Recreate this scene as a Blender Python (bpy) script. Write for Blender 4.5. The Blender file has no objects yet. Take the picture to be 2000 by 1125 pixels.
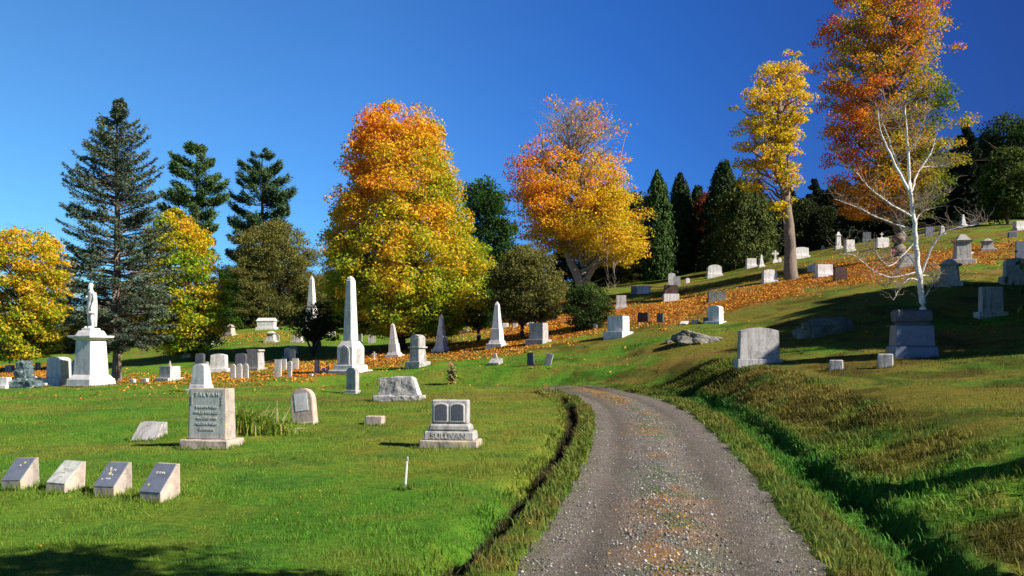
import bpy, bmesh, math, random
import numpy as np
from mathutils import Vector, Matrix
rnd = random.Random(11)
rg = np.random.default_rng(7)
sc = bpy.context.scene
COL = sc.collection
R = math.radians

# ------------------------------------------------------------------ camera
FPX, HY, CZ = 1700.0, 680.0, 2.0       # focal length in photo pixels, horizon row, eye height
cam = bpy.data.objects.new('camera', bpy.data.cameras.new('camera'))
COL.objects.link(cam); sc.camera = cam
cam.data.sensor_width = 36; cam.data.lens = 36*FPX/2000
cam.location = (0, 0, CZ); cam.rotation_euler = (R(90), 0, 0)
cam.data.shift_y = (HY-562.5)/2000
cam.data.clip_start = 0.1; cam.data.clip_end = 6000

# ------------------------------------------------------------------ noise
def _h(ix, iy, seed):
    n = (ix.astype(np.int64)*374761393 + iy.astype(np.int64)*668265263 + seed*1274126177) & 0x7fffffff
    n = ((n ^ (n >> 13))*1274126177) & 0x7fffffff
    n = ((n ^ (n >> 15))*2246822519) & 0x7fffffff
    return (n ^ (n >> 16)) / 2147483647.0
def vn(x, y, seed=0):
    ix = np.floor(x); iy = np.floor(y); fx = x-ix; fy = y-iy
    fx = fx*fx*(3-2*fx); fy = fy*fy*(3-2*fy)
    a = _h(ix, iy, seed); b = _h(ix+1, iy, seed); c = _h(ix, iy+1, seed); d = _h(ix+1, iy+1, seed)
    return (a*(1-fx)+b*fx)*(1-fy)+(c*(1-fx)+d*fx)*fy
def fbm(x, y, seed=0, o=3):
    s = 0; a = 1; t = 0
    for k in range(o):
        s = s+a*vn(x*2**k+13.7*k, y*2**k-7.1*k, seed+k); t += a; a *= .55
    return s/t
def ss(a, b, x):
    t = np.clip((x-a)/(b-a), 0, 1); return t*t*(3-2*t)

# ------------------------------------------------------------------ terrain
CP = [
 (-150,1125,7.4),(-150,975,11.2),(-150,850,19.5),(-150,790,29.5),(-150,757,40),(-150,737,58),(-150,715,75),(-150,690,110),(-150,680,140),
 (0,1125,7.4),(0,975,11.2),(0,850,19.3),(0,790,29),(0,757,40),(0,738,55),(0,715,72),(0,690,100),(0,678,140),
 (300,1125,7.4),(300,980,10.8),(300,850,19),(300,790,28),(300,755,38),(300,738,49),(300,705,62),(300,680,80),(300,652,110),(300,645,140),
 (520,1125,7.3),(520,950,11.8),(520,850,18.3),(520,790,27),(520,758,35),(520,738,44),(520,703,56),(520,670,70),(520,641,86),(520,625,110),(520,620,140),
 (700,1125,7.2),(700,950,11.8),(700,850,18.3),(700,778,30),(700,728,44),(700,700,53),(700,670,68),(700,648,88),(700,620,140),
 (880,1125,7.1),(880,950,11.7),(880,875,16),(880,800,24.5),(880,752,34),(880,718,42),(880,686,52),(880,660,62),(880,640,78),(880,600,135),
 (1050,1125,7.1),(1050,950,11.9),(1050,850,18),(1050,780,27.5),(1050,748,34),(1050,712,39),(1050,672,47),(1050,630,60),(1050,598,78),(1050,565,125),
 (1200,1125,7.15),(1200,950,12),(1200,850,18),(1200,790,25),(1200,752,33),(1200,715,37),(1200,655,45),(1200,630,51),(1200,598,60),(1200,572,75),(1200,540,125),
 (1310,1125,7.2),(1310,950,12),(1310,860,17.5),(1310,790,25.5),(1310,745,31.5),(1310,690,36),(1310,645,42),(1310,588,60),(1310,557,76),(1310,535,125),
 (1400,1125,7.2),(1400,950,12.1),(1400,860,17.3),(1400,765,24.5),(1400,722,29),(1400,668,37),(1400,630,44),(1400,588,54),(1400,542,76),(1400,520,100),(1400,515,130),
 (1480,1125,7.2),(1480,950,11.9),(1480,850,16.8),(1480,770,21.5),(1480,714,28),(1480,660,37),(1480,612,44),(1480,575,52),(1480,550,60),(1480,521,76),(1480,505,110),
 (1600,1125,7.1),(1600,950,11.2),(1600,850,16.0),(1600,780,20),(1600,722,25),(1600,660,33),(1600,600,41),(1600,555,52),(1600,530,62),(1600,500,76),(1600,480,110),
 (1750,1125,6.9),(1750,1000,9.7),(1750,900,12.2),(1750,800,16.8),(1750,716,24),(1750,650,32),(1750,580,41),(1750,530,52),(1750,500,62),(1750,470,78),(1750,450,110),
 (1880,1125,7.0),(1880,1000,8.7),(1880,900,10.9),(1880,800,15.6),(1880,700,25),(1880,620,34.5),(1880,557,42),(1880,510,52),(1880,470,66),(1880,440,85),(1880,430,120),
 (2000,1125,6.8),(2000,1000,8.3),(2000,900,10.3),(2000,800,14.8),(2000,690,24.5),(2000,610,34),(2000,555,42),(2000,500,52),(2000,450,70),(2000,430,90),(2000,422,130),
 (2200,1125,6.5),(2200,1000,7.9),(2200,850,12),(2200,680,24),(2200,600,34),(2200,540,42),(2200,480,54),(2200,440,80),(2200,420,130)]
def feat(th, lr): return th*3.2, lr
_c = np.array(CP, float)
_th = np.arctan((_c[:,0]-1000)/FPX); _r = _c[:,2]/np.cos(_th)
_sv = (-_c[:,2]*(_c[:,1]-HY)/FPX)/_r
_fx, _fy = feat(_th, np.log(_r))
def _k(d2): return 0.5*d2*np.log(d2+1e-12)
_n = len(_fx); _A = np.zeros((_n+3, _n+3))
_A[:_n,:_n] = _k((_fx[:,None]-_fx)**2+(_fy[:,None]-_fy)**2)+np.eye(_n)*.004
_P = np.stack([np.ones(_n), _fx, _fy], 1); _A[:_n,_n:] = _P; _A[_n:,:_n] = _P.T
_W = np.linalg.solve(_A, np.concatenate([_sv, np.zeros(3)]))
def rbf(th, lr):
    a, b = feat(th, lr); out = np.empty_like(a)
    for i in range(0, len(a), 40000):
        p, q = a[i:i+40000], b[i:i+40000]
        out[i:i+40000] = _k((p[:,None]-_fx)**2+(q[:,None]-_fy)**2)@_W[:_n]+_W[_n]+_W[_n+1]*p+_W[_n+2]*q
    return out
def base_h(x, y):
    x = np.atleast_1d(np.asarray(x, float)); y = np.atleast_1d(np.asarray(y, float))
    th = np.arctan2(x, y); r = np.hypot(x, y)
    rc = np.clip(r, 6.2, 138); tc = np.clip(th, -.58, .62)
    z = CZ+rbf(tc, np.log(rc))*rc
    w = ss(.75, 2.4, np.abs(th)); z = z*(1-w)+.25*w
    z = z+(fbm(x*.35, y*.35, 5)-.5)*.16*ss(8, 22, r)+(fbm(x*.9+4, y*.9, 9)-.5)*.07*ss(5, 14, r)
    return z
# road centre line in plan
RC = [(-.3,-14),(-.1,-6),(.1,-1),(.45,2.5),(.88,5),(1.31,7.2),(1.72,9.5),(2.13,12),(2.58,15),(2.95,18),(3.3,21.5),(3.45,25),(3.3,28.5),(2.75,31.2),(1.8,33.2),(.2,34.9),(-2,36.3),(-5,37.6),(-9,38.8)]
def catmull(P, m):
    P = [np.array(p, float) for p in P]; out = []
    Q = [2*P[0]-P[1]]+P+[2*P[-1]-P[-2]]
    for i in range(1, len(Q)-2):
        for k in range(m):
            t = k/m; a, b, c, d = Q[i-1], Q[i], Q[i+1], Q[i+2]
            out.append(.5*((2*b)+(c-a)*t+(2*a-5*b+4*c-d)*t*t+(3*b-a-3*c+d)*t**3))
    out.append(P[-1]); return np.array(out)
RP = catmull(RC, 14)
RS = np.concatenate([[0], np.cumsum(np.hypot(*np.diff(RP, axis=0).T))])
def road_off(x, y):
    t = np.full(x.shape, 99.); s = np.zeros(x.shape)
    m = np.where((np.abs(x) < 16) & (y < 46) & (y > -18))[0]
    A = RP[:-1]; D = RP[1:]-A; L = np.hypot(D[:,0], D[:,1])
    for i in range(0, len(m), 12000):
        j = m[i:i+12000]; px = x[j][:,None]-A[:,0]; py = y[j][:,None]-A[:,1]
        u = np.clip((px*D[:,0]+py*D[:,1])/L**2, 0, 1)
        dx = px-u*D[:,0]; dy = py-u*D[:,1]; d = np.hypot(dx, dy)
        k = d.argmin(1); ar = np.arange(len(j))
        sg = np.sign(dx[ar,k]*D[k,1]-dy[ar,k]*D[k,0])
        t[j] = d[ar,k]*np.where(sg == 0, 1, sg); s[j] = RS[k]+u[ar,k]*L[k]
    return t, s
RZ = base_h(RP[:,0], RP[:,1])
RZ = np.convolve(np.pad(RZ, 6, mode='edge'), np.ones(13)/13, 'valid')
RZ = RZ-.40*ss(31, 35, RP[:,1])*ss(2.6, .2, RP[:,0])
def s_at_y(yy): return float(np.interp(yy, RP[:,1], RS))
S28, S32 = s_at_y(25.5), s_at_y(30)
SW = catmull([(4.4,27.2),(5.3,28.3),(6.4,28.6),(7.6,28.4)], 10)   # a small gully running up beside the road bank
def height(x, y, full=False):
    x = np.atleast_1d(np.asarray(x, float)); y = np.atleast_1d(np.asarray(y, float))
    b = base_h(x, y); t, s = road_off(x, y); hc = np.interp(s, RS, RZ)
    tn = t+(fbm(x*1.7, y*1.7, 31)-.5)*.30+(vn(x*6, y*6, 32)-.5)*.07
    z = b.copy(); fl = ss(S28+3, S28-1, s); fr = ss(S32+2, S32-1, s)
    L = tn < 0; a = np.abs(tn)
    wl = ss(1.75, 2.55, a); zl = hc*(1-wl)+(b+.05*fl)*wl
    zl = zl-fl*.23*(.55+.8*vn(x*1.3, y*1.3, 36))*ss(1.62, 1.72, a)*(1-ss(1.82, 2.25, a))+.05*ss(1.15, 1.45, a)*(1-wl)-.04*(1-ss(1.1, 1.35, a))
    wr = ss(1.8, 5.3-1.2*ss(15, 24, y), a); zr = hc*(1-wr)+b*wr
    zr = zr+fr*((fbm(x*2.6, y*2.6, 35)-.5)*(.20-.10*ss(14, 22, y))*ss(1.8, 2.3, a)*(1-ss(3.8, 5, a))-(.29-.15*ss(14, 23, y))*(.7+.6*vn(x*.8, y*.8, 37))*ss(1.66, 2.1, a)*(1-ss(2.42, 2.68, a)))+.07*ss(1.15, 1.45, a)*(1-wr)-.04*(1-ss(1.1, 1.35, a))
    m = a < 6
    z = np.where(m & L, zl, np.where(m, zr, z))
    near = np.where((np.abs(x-6) < 3.5) & (np.abs(y-28) < 3))[0]
    if len(near):
        d = np.sqrt(((x[near][:,None]-SW[:,0])**2+(y[near][:,None]-SW[:,1])**2).min(1))
        z[near] -= .22*np.exp(-(d/.28)**2)
    return (z, t, s) if full else z
def h1(x, y): return float(height([x], [y])[0])
def at(px, py, Yg):
    """ground point seen at photo pixel (px,py), nearest to distance Yg"""
    a = (px-1000)/FPX; Y = np.geomspace(max(5, Yg*.6), min(150, Yg*1.5), 260)
    z = height(a*Y, Y); q = HY-(z-CZ)*FPX/Y-py
    k = np.where(q[:-1]*q[1:] <= 0)[0]
    if len(k):
        i = k[np.abs(Y[k]-Yg).argmin()]; f = q[i]/(q[i]-q[i+1]+1e-9); yy = Y[i]+f*(Y[i+1]-Y[i])
    else:
        w = np.abs(q)+.4*np.abs(Y-Yg)/Yg*10; i = w.argmin(); yy = Y[i]
    return a*yy, yy, h1(a*yy, yy)

# ------------------------------------------------------------------ mesh helpers
def mesh_np(name, V, F, cols=None, smooth=False):
    """V (n,3), F (m,k) index array with equal k"""
    me = bpy.data.meshes.new(name)
    V = np.asarray(V, np.float32); F = np.asarray(F, np.int32); m, k = F.shape
    me.vertices.add(len(V)); me.vertices.foreach_set('co', V.ravel())
    me.loops.add(m*k); me.loops.foreach_set('vertex_index', F.ravel())
    me.polygons.add(m); me.polygons.foreach_set('loop_start', np.arange(0, m*k, k, dtype=np.int32))
    me.update(calc_edges=True)
    if cols is not None:
        ca = me.color_attributes.new('col', 'FLOAT_COLOR', 'POINT')
        c = np.ones((len(V), 4), np.float32); c[:,:3] = cols
        ca.data.foreach_set('color', c.ravel())
    if smooth: me.polygons.foreach_set('use_smooth', np.ones(m, bool))
    me.update(); return me
def link(name, me, mat=None, parent=None, loc=None, rot=None):
    o = bpy.data.objects.new(name, me); COL.objects.link(o)
    if mat is not None and me is not None and not me.materials: me.materials.append(mat)
    if parent: o.parent = parent
    if loc is not None: o.location = loc
    if rot is not None: o.rotation_euler = rot
    return o
def tag(o, label=None, cat=None, group=None, kind=None):
    if label: o['label'] = label
    if cat: o['category'] = cat
    if group: o['group'] = group
    if kind: o['kind'] = kind
    return o

# ------------------------------------------------------------------ materials
def newmat(name):
    m = bpy.data.materials.new(name); m.use_nodes = True; nt = m.node_tree; nt.nodes.clear()
    return m, nt, nt.nodes, nt.links
def ramp(N, L, src, stops, interp='LINEAR'):
    r = N.new('ShaderNodeValToRGB'); r.color_ramp.interpolation = interp
    e = r.color_ramp.elements
    while len(e) > 1: e.remove(e[-1])
    e[0].position = stops[0][0]; e[0].color = (*stops[0][1], 1)
    for p, c in stops[1:]:
        n = e.new(p); n.color = (*c, 1)
    L.new(src, r.inputs[0]); return r.outputs[0]
def mixc(N, L, f, a, b, mode='MIX'):
    m = N.new('ShaderNodeMix'); m.data_type = 'RGBA'; m.blend_type = mode
    for s, v in ((m.inputs[0], f), (m.inputs[6], a), (m.inputs[7], b)):
        if isinstance(v, (int, float)): s.default_value = v
        elif isinstance(v, tuple): s.default_value = (*v, 1)
        else: L.new(v, s)
    return m.outputs[2]
def noise(N, L, vec, scale, detail=4, rough=.6):
    n = N.new('ShaderNodeTexNoise'); n.inputs['Scale'].default_value = scale
    n.inputs['Detail'].default_value = detail; n.inputs['Roughness'].default_value = rough
    if vec is not None: L.new(vec, n.inputs['Vector'])
    return n.outputs['Fac']
def bump(N, L, hgt, strength, dist):
    b = N.new('ShaderNodeBump'); b.inputs['Strength'].default_value = strength
    b.inputs['Distance'].default_value = dist; L.new(hgt, b.inputs['Height']); return b.outputs[0]
def finish(N, L, col, rough=.9, nrm=None, spec=.2):
    p = N.new('ShaderNodeBsdfPrincipled'); o = N.new('ShaderNodeOutputMaterial')
    if isinstance(col, tuple): p.inputs['Base Color'].default_value = (*col, 1)
    else: L.new(col, p.inputs['Base Color'])
    p.inputs['Roughness'].default_value = rough; p.inputs['Specular IOR Level'].default_value = spec
    if nrm is not None: L.new(nrm, p.inputs['Normal'])
    L.new(p.outputs[0], o.inputs[0]); return p
def mat_leaf(name, trans=.35, rough=.6, sat=1.0):
    m, nt, N, L = newmat(name)
    a = N.new('ShaderNodeAttribute'); a.attribute_name = 'col'
    d = N.new('ShaderNodeBsdfPrincipled'); d.inputs['Roughness'].default_value = rough; d.inputs['Specular IOR Level'].default_value = .15
    t = N.new('ShaderNodeBsdfTranslucent'); x = N.new('ShaderNodeMixShader'); x.inputs[0].default_value = trans
    o = N.new('ShaderNodeOutputMaterial')
    L.new(a.outputs['Color'], d.inputs['Base Color']); L.new(a.outputs['Color'], t.inputs['Color'])
    L.new(d.outputs[0], x.inputs[1]); L.new(t.outputs[0], x.inputs[2]); L.new(x.outputs[0], o.inputs[0]); return m
def mat_ground():
    m, nt, N, L = newmat('lawn'); tc = N.new('ShaderNodeTexCoord').outputs['Object']
    a = N.new('ShaderNodeAttribute'); a.attribute_name = 'col'
    n1 = noise(N, L, tc, 9, 6, .75); n2 = noise(N, L, tc, 34, 4, .8); n3 = noise(N, L, tc, 2.2, 5, .7)
    c = mixc(N, L, 1.0, a.outputs['Color'], ramp(N, L, n1, [(.25,(.42,.46,.5)),(.5,(.95,.97,.9)),(.75,(1.55,1.4,1.1))]), 'MULTIPLY')
    c = mixc(N, L, .8, c, ramp(N, L, n2, [(.3,(.5,.5,.5)),(.5,(1,1,1)),(.7,(1.5,1.45,1.3))]), 'MULTIPLY')
    c = mixc(N, L, .55, c, ramp(N, L, n3, [(.3,(.7,.85,.7)),(.5,(1,1,1)),(.7,(1.35,1.15,.95))]), 'MULTIPLY')
    ad = N.new('ShaderNodeMath'); ad.operation = 'ADD'; L.new(n1, ad.inputs[0]); L.new(n2, ad.inputs[1])
    finish(N, L, c, .95, bump(N, L, ad.outputs[0], .9, .05), .08); return m
def mat_gravel():
    m, nt, N, L = newmat('gravel'); tc = N.new('ShaderNodeTexCoord').outputs['Object']
    a = N.new('ShaderNodeAttribute'); a.attribute_name = 'col'
    v = N.new('ShaderNodeTexVoronoi'); v.inputs['Scale'].default_value = 75; L.new(tc, v.inputs['Vector'])
    sp = N.new('ShaderNodeSeparateColor'); L.new(v.outputs['Color'], sp.inputs[0])
    g = ramp(N, L, sp.outputs[0], [(0,(.6,.6,.6)),(.55,(.9,.9,.9)),(.9,(1.15,1.12,1.1)),(.97,(1.9,1.85,1.75)),(1,(2.8,2.7,2.5))])
    c = mixc(N, L, 1.0, a.outputs['Color'], g, 'MULTIPLY')
    n = noise(N, L, tc, 14, 6, .8); c = mixc(N, L, .7, c, ramp(N, L, n, [(.3,(.5,.5,.52)),(.5,(1,1,1)),(.72,(1.6,1.55,1.45))]), 'MULTIPLY')
    n4 = noise(N, L, tc, 90, 3, .8); c = mixc(N, L, .6, c, ramp(N, L, n4, [(.35,(.6,.6,.6)),(.5,(1,1,1)),(.68,(1.7,1.65,1.6))]), 'MULTIPLY')
    finish(N, L, c, .9, bump(N, L, v.outputs['Distance'], .7, .02), .15); return m
def mat_stone(name, base, dark, stain=.4, bumpy=.15, scale=5, lichen=None, rough=.75, speck=.25, spec=.25):
    m, nt, N, L = newmat(name); tc = N.new('ShaderNodeTexCoord').outputs['Object']
    n1 = noise(N, L, tc, scale, 7, .7)
    c = mixc(N, L, 1.0, base, ramp(N, L, n1, [(.3,dark),(.52,(1,1,1)),(1,(1.08,1.06,1.02))]), 'MULTIPLY')
    mp = N.new('ShaderNodeMapping'); mp.inputs['Scale'].default_value = (9, 9, 1.2); L.new(tc, mp.inputs[0])
    n2 = noise(N, L, mp.outputs[0], 1.0, 5, .65)
    c = mixc(N, L, stain, c, ramp(N, L, n2, [(.35,(.35,.36,.36)),(.55,(1,1,1))]), 'MULTIPLY')
    n3 = noise(N, L, tc, 90, 2, .8)
    c = mixc(N, L, speck, c, ramp(N, L, n3, [(.38,(.4,.4,.42)),(.5,(1,1,1)),(.65,(1.25,1.25,1.22))]), 'MULTIPLY')
    if lichen:
        n4 = noise(N, L, tc, 4.2, 6, .7)
        c = mixc(N, L, ramp(N, L, n4, [(.55,(0,0,0)),(.62,(.8,.8,.8))]), c, lichen)
    finish(N, L, c, rough, bump(N, L, n1 if bumpy < .5 else noise(N, L, tc, 9, 9, .75), bumpy, .05), spec); return m
def mat_bark(name, c1, c2, scale=6, bands=False):
    m, nt, N, L = newmat(name); tc = N.new('ShaderNodeTexCoord').outputs['Object']
    mp = N.new('ShaderNodeMapping'); mp.inputs['Scale'].default_value = (1, 1, 5) if bands else (3, 3, .6); L.new(tc, mp.inputs[0])
    n = noise(N, L, mp.outputs[0], scale, 7, .75)
    if bands: c = ramp(N, L, n, [(.30,c1),(.40,c2)])
    else: c = ramp(N, L, n, [(.3,c1),(.7,c2)])
    finish(N, L, c, .9, bump(N, L, n, .6, .06), .1); return m
def mat_plain(name, c, rough=.7):
    m, nt, N, L = newmat(name); tc = N.new('ShaderNodeTexCoord').outputs['Object']
    n = noise(N, L, tc, 18, 5, .7)
    finish(N, L, mixc(N, L, .6, c, ramp(N, L, n, [(.3,(.6,.6,.6)),(.55,(1,1,1)),(.8,(1.15,1.15,1.15))]), 'MULTIPLY'), rough); return m
M = dict(
 ground=mat_ground(), gravel=mat_gravel(), leaf=mat_leaf('foliage', .45), needle=mat_leaf('needles', .12, .8), blade=mat_leaf('grass_blades', .3, .7),
 litter=mat_leaf('litter', .15, .8), pebble=mat_leaf('pebbles', 0, .8),
 white=mat_stone('white_marble', (.70,.67,.66), (.70,.67,.63), .5, .12, 3),
 marble=mat_stone('weathered_marble', (.56,.53,.5), (.5,.5,.5), .7, .2, 4),
 grey=mat_stone('grey_granite', (.42,.40,.39), (.5,.5,.49), .6, .15, 4),
 lichen=mat_stone('lichened_granite', (.40,.34,.30), (.55,.55,.52), .45, .3, 5, lichen=(.48,.40,.18)),
 pink=mat_stone('warm_granite', (.50,.40,.34), (.6,.58,.55), .4, .3, 6),
 rock=mat_stone('rock_faced_granite', (.45,.43,.42), (.3,.3,.31), .5, .9, 7),
 slate=mat_stone('polished_slate', (.14,.16,.21), (.75,.75,.78), .2, .04, 4, rough=.32, speck=.4, spec=.5),  # also stands in for shade on the large monument and one tomb
 dark=mat_stone('dark_granite', (.10,.105,.13), (.6,.6,.6), .3, .15, 4, rough=.5),  # real dark stones, plus shade put into monument cap, neck and tomb base
 green=mat_stone('green_rock', (.10,.15,.16), (.35,.35,.35), .5, .9, 5, lichen=(.45,.46,.42)),
 brown=mat_stone('brown_stone', (.09,.055,.045), (.6,.6,.6), .3, .3, 5),
 boulder=mat_stone('mossy_boulder', (.20,.19,.17), (.3,.32,.28), .5, .9, 3, lichen=(.09,.12,.04)),
 panel=mat_stone('dark_panel', (.48,.49,.46), (.6,.6,.6), .5, .1, 6),
 letter=mat_plain('letter_stone', (.50,.49,.45)),
 bark=mat_bark('bark', (.09,.07,.055), (.30,.24,.19)), barkl=mat_bark('pale_bark', (.18,.14,.11), (.42,.35,.28)),
 barkd=mat_bark('dark_bark', (.035,.028,.022), (.11,.085,.065)), birch=mat_bark('birch_bark', (.16,.13,.11), (.76,.73,.67), 5, True),
 twig=mat_plain('dry_stalk', (.50,.42,.24)), paint=mat_plain('painted_wood', (.72,.70,.66)), red=mat_plain('red_cloth', (.5,.09,.08)),
 wire=mat_plain('dark_wire', (.05,.05,.05)))

# ------------------------------------------------------------------ world & sun
AZ, EL = R(66), R(36)            # azimuth from "behind the camera" round to the right, elevation
sdir = Vector((math.sin(AZ)*math.cos(EL), -math.cos(AZ)*math.cos(EL), math.sin(EL)))
sun = bpy.data.objects.new('sun', bpy.data.lights.new('sun', 'SUN')); COL.objects.link(sun)
sun.data.energy = 5.0; sun.data.angle = R(.5); sun.data.color = (1, .93, .82)
sun.rotation_euler = sdir.to_track_quat('Z', 'Y').to_euler(); sun.location = (30, -20, 40)
w = bpy.data.worlds.new('World'); sc.world = w; w.use_nodes = True
N, L = w.node_tree.nodes, w.node_tree.links; N.clear()
sky = N.new('ShaderNodeTexSky'); sky.sky_type = 'NISHITA'; sky.sun_disc = False
sky.sun_elevation = EL; sky.sun_rotation = math.pi-AZ; sky.air_density = 1.0; sky.dust_density = .2; sky.ozone_density = 3
tc = N.new('ShaderNodeTexCoord'); sp = N.new('ShaderNodeSeparateXYZ'); L.new(tc.outputs['Generated'], sp.inputs[0])
mr = N.new('ShaderNodeMapRange'); L.new(sp.outputs[0], mr.inputs[0])
mr.inputs[1].default_value = -.55; mr.inputs[2].default_value = .55
rx = ramp(N, L, mr.outputs[0], [(0,(.44,.84,1.12)),(.35,(.32,.72,1.20)),(.6,(.17,.49,1.06)),(.8,(.12,.30,.74)),(1,(.08,.17,.46))])
bg = N.new('ShaderNodeBackground'); bg.inputs[1].default_value = .070
rz_ = ramp(N, L, sp.outputs[2], [(.0,(1,1,1)),(.40,(1,1,1)),(.62,(.32,.32,.38)),(1,(.15,.15,.20))])   # deep polarised blue overhead
L.new(mixc(N, L, 1.0, mixc(N, L, 1.0, sky.outputs[0], rx, 'MULTIPLY'), rz_, 'MULTIPLY'), bg.inputs[0])
ow = N.new('ShaderNodeOutputWorld'); L.new(bg.outputs[0], ow.inputs[0])
sc.view_settings.view_transform = 'Standard'; sc.view_settings.look = 'None'
sc.view_settings.exposure = 1.0; sc.view_settings.gamma = 1

# ------------------------------------------------------------------ ground colour (the grass's own colour)
LITTER = [  # polygons in photo pixels where fallen leaves lie, with strength
 ([(560,712),(700,700),(740,690),(860,676),(1000,668),(1060,672),(1000,684),(860,698),(760,712),(620,733),(540,738)], .9),
 ([(1000,610),(1100,585),(1240,600),(1400,578),(1560,545),(1700,520),(1700,540),(1560,565),(1400,606),(1300,632),(1180,642),(1120,662),(1020,668),(960,660)], 1.15),
 ([(820,610),(1010,590),(1010,640),(820,660)], .7),
 ([(0,722),(110,720),(120,738),(0,742)], .8), ([(240,738),(420,736),(420,744),(240,745)], .5),
 ([(400,640),(560,650),(560,662),(400,664)], .25),
 ([(1600,515),(1780,495),(1990,470),(1990,505),(1860,520),(1700,548),(1600,555)], .7),
 ([(390,722),(540,712),(600,722),(560,742),(430,744)], .35)]
def inpoly(px, py, P):
    P = np.array(P, float); ins = np.zeros(px.shape, bool); dm = np.full(px.shape, 1e9)
    for i in range(len(P)):
        x1, y1 = P[i]; x2, y2 = P[(i+1) % len(P)]
        c = ((y1 > py) != (y2 > py)) & (px < (x2-x1)*(py-y1)/(y2-y1+1e-9)+x1); ins ^= c
        u = np.clip(((px-x1)*(x2-x1)+(py-y1)*(y2-y1))/((x2-x1)**2+(y2-y1)**2+1e-9), 0, 1)
        dm = np.minimum(dm, np.hypot(px-x1-u*(x2-x1), py-y1-u*(y2-y1)))
    return np.where(ins, dm, -dm)
def litter_mask(x, y, z):
    Y = np.maximum(y, .5); px = 1000+x/Y*FPX; py = HY-(z-CZ)/Y*FPX
    px = px+(fbm(x*.5, y*.5, 71)-.5)*40; py = py+(fbm(x*.7, y*.7, 72)-.5)*14
    m = np.zeros(x.shape); ok = np.where((y > 30) & (py > 400) & (py < 780))[0]
    for P, k in LITTER:
        m[ok] = np.maximum(m[ok], k*ss(-15, 11, inpoly(px[ok], py[ok], P)+(vn(x[ok]*1.1, y[ok]*1.1, 77)-.5)*14))
    # a carpet under the big maples
    return m
TREES_XY = []
def ground_col(x, y, z, t, s, lm=None):
    g1 = np.array([.066,.185,.018]); g2 = np.array([.105,.205,.022]); ye = np.array([.20,.185,.035]); br = np.array([.16,.105,.035]); ol = np.array([.125,.125,.022])
    n1 = fbm(x*.55, y*.55, 1, 4); n2 = fbm(x*.22+9, y*.30, 2, 4); n3 = fbm(x*1.9, y*1.9, 3, 3); n4 = fbm(x*.12, y*.5+3, 4, 3)
    c = g1+(g2-g1)*ss(.35, .65, n1)[:,None]
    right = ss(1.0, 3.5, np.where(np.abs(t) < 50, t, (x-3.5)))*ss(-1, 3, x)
    far = ss(18, 34, y)
    c = c+(ye-c)*(np.clip((ss(.48, .66, n2)*.65+ss(.52, .70, n3)*.40)*(.55+.45*right), 0, 1))[:,None]
    c = c+(ol-c)*(np.clip(right*ss(.30, .55, n1*.5+n2*.5)*.95, 0, 1))[:,None]
    c = c+(br-c)*(np.clip(ss(.52, .68, n4)*(.12+.38*far+.08*right)+ss(.62, .8, n3)*.2*(far+right), 0, .85))[:,None]
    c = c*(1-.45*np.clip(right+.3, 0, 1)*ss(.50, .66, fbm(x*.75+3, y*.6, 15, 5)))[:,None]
    # lush wet grass in the right ditch and on the trench side
    a = np.where(np.abs(t) < 50, t, 99)
    lush = ss(1.9, 2.2, a)*(1-ss(2.5, 2.9, a))*ss(S32+2, S32-2, s)
    c = c+(np.array([.035,.15,.02])-c)*(lush*.85)[:,None]
    vg = ((1-ss(1.75, 1.95, np.abs(a)))*ss(1.2, 1.4, np.abs(a)))
    vc = np.array([.085,.12,.022])+(br-np.array([.085,.12,.022]))*(ss(.50, .72, n3)*.6)[:,None]
    c = c+(vc-c)*(vg*.8)[:,None]
    trench_shade = ss(-1.98, -1.9, a)*(1-ss(-1.66, -1.62, a))*ss(S28+3, S28-1, s)
    c = c+(np.array([.035,.026,.018])-c)*(trench_shade*.9)[:,None]  # dark line of the trench's shaded wall, painted into the ground colour
    if lm is None: lm = litter_mask(x, y, z)
    lc = np.array([.32,.125,.03])+(np.array([.15,.085,.035])-np.array([.32,.125,.03]))*ss(.4, .65, fbm(x*1.3, y*1.3, 55))[:,None]
    c = c+(lc-c)*np.clip(lm*(.55+.7*n3), 0, .95)[:,None]
    wd_ = ss(.60, .70, fbm(x*1.1+40, y*1.1, 16, 4))*.5; c = c+(np.array([.045,.125,.02])-c)*wd_[:,None]
    return np.clip(c*np.array([1.16,1.06,1.0]), .005, 1)

# ------------------------------------------------------------------ ground mesh (polar grid, one sheet)
ths = np.concatenate([np.linspace(-math.pi, -.72, 60), np.linspace(-.70, .70, 620), np.linspace(.72, math.pi, 60)])
rs = np.concatenate([np.geomspace(.4, 5.6, 24), np.geomspace(5.7, 150, 470), np.geomspace(155, 3000, 30)])
TH, RR = np.meshgrid(ths, rs); gx = (RR*np.sin(TH)).ravel(); gy = (RR*np.cos(TH)).ravel()
gz, gt, gs = height(gx, gy, True)
a_, b_ = TH.shape; idx = np.arange(a_*b_).reshape(a_, b_)
F = np.stack([idx[:-1,:-1], idx[1:,:-1], idx[1:,1:], idx[:-1,1:]], -1).reshape(-1, 4)
gl = litter_mask(gx, gy, gz)
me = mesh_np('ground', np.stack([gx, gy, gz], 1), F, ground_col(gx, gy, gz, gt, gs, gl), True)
tag(link('ground', me, M['ground']), kind='structure')
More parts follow.
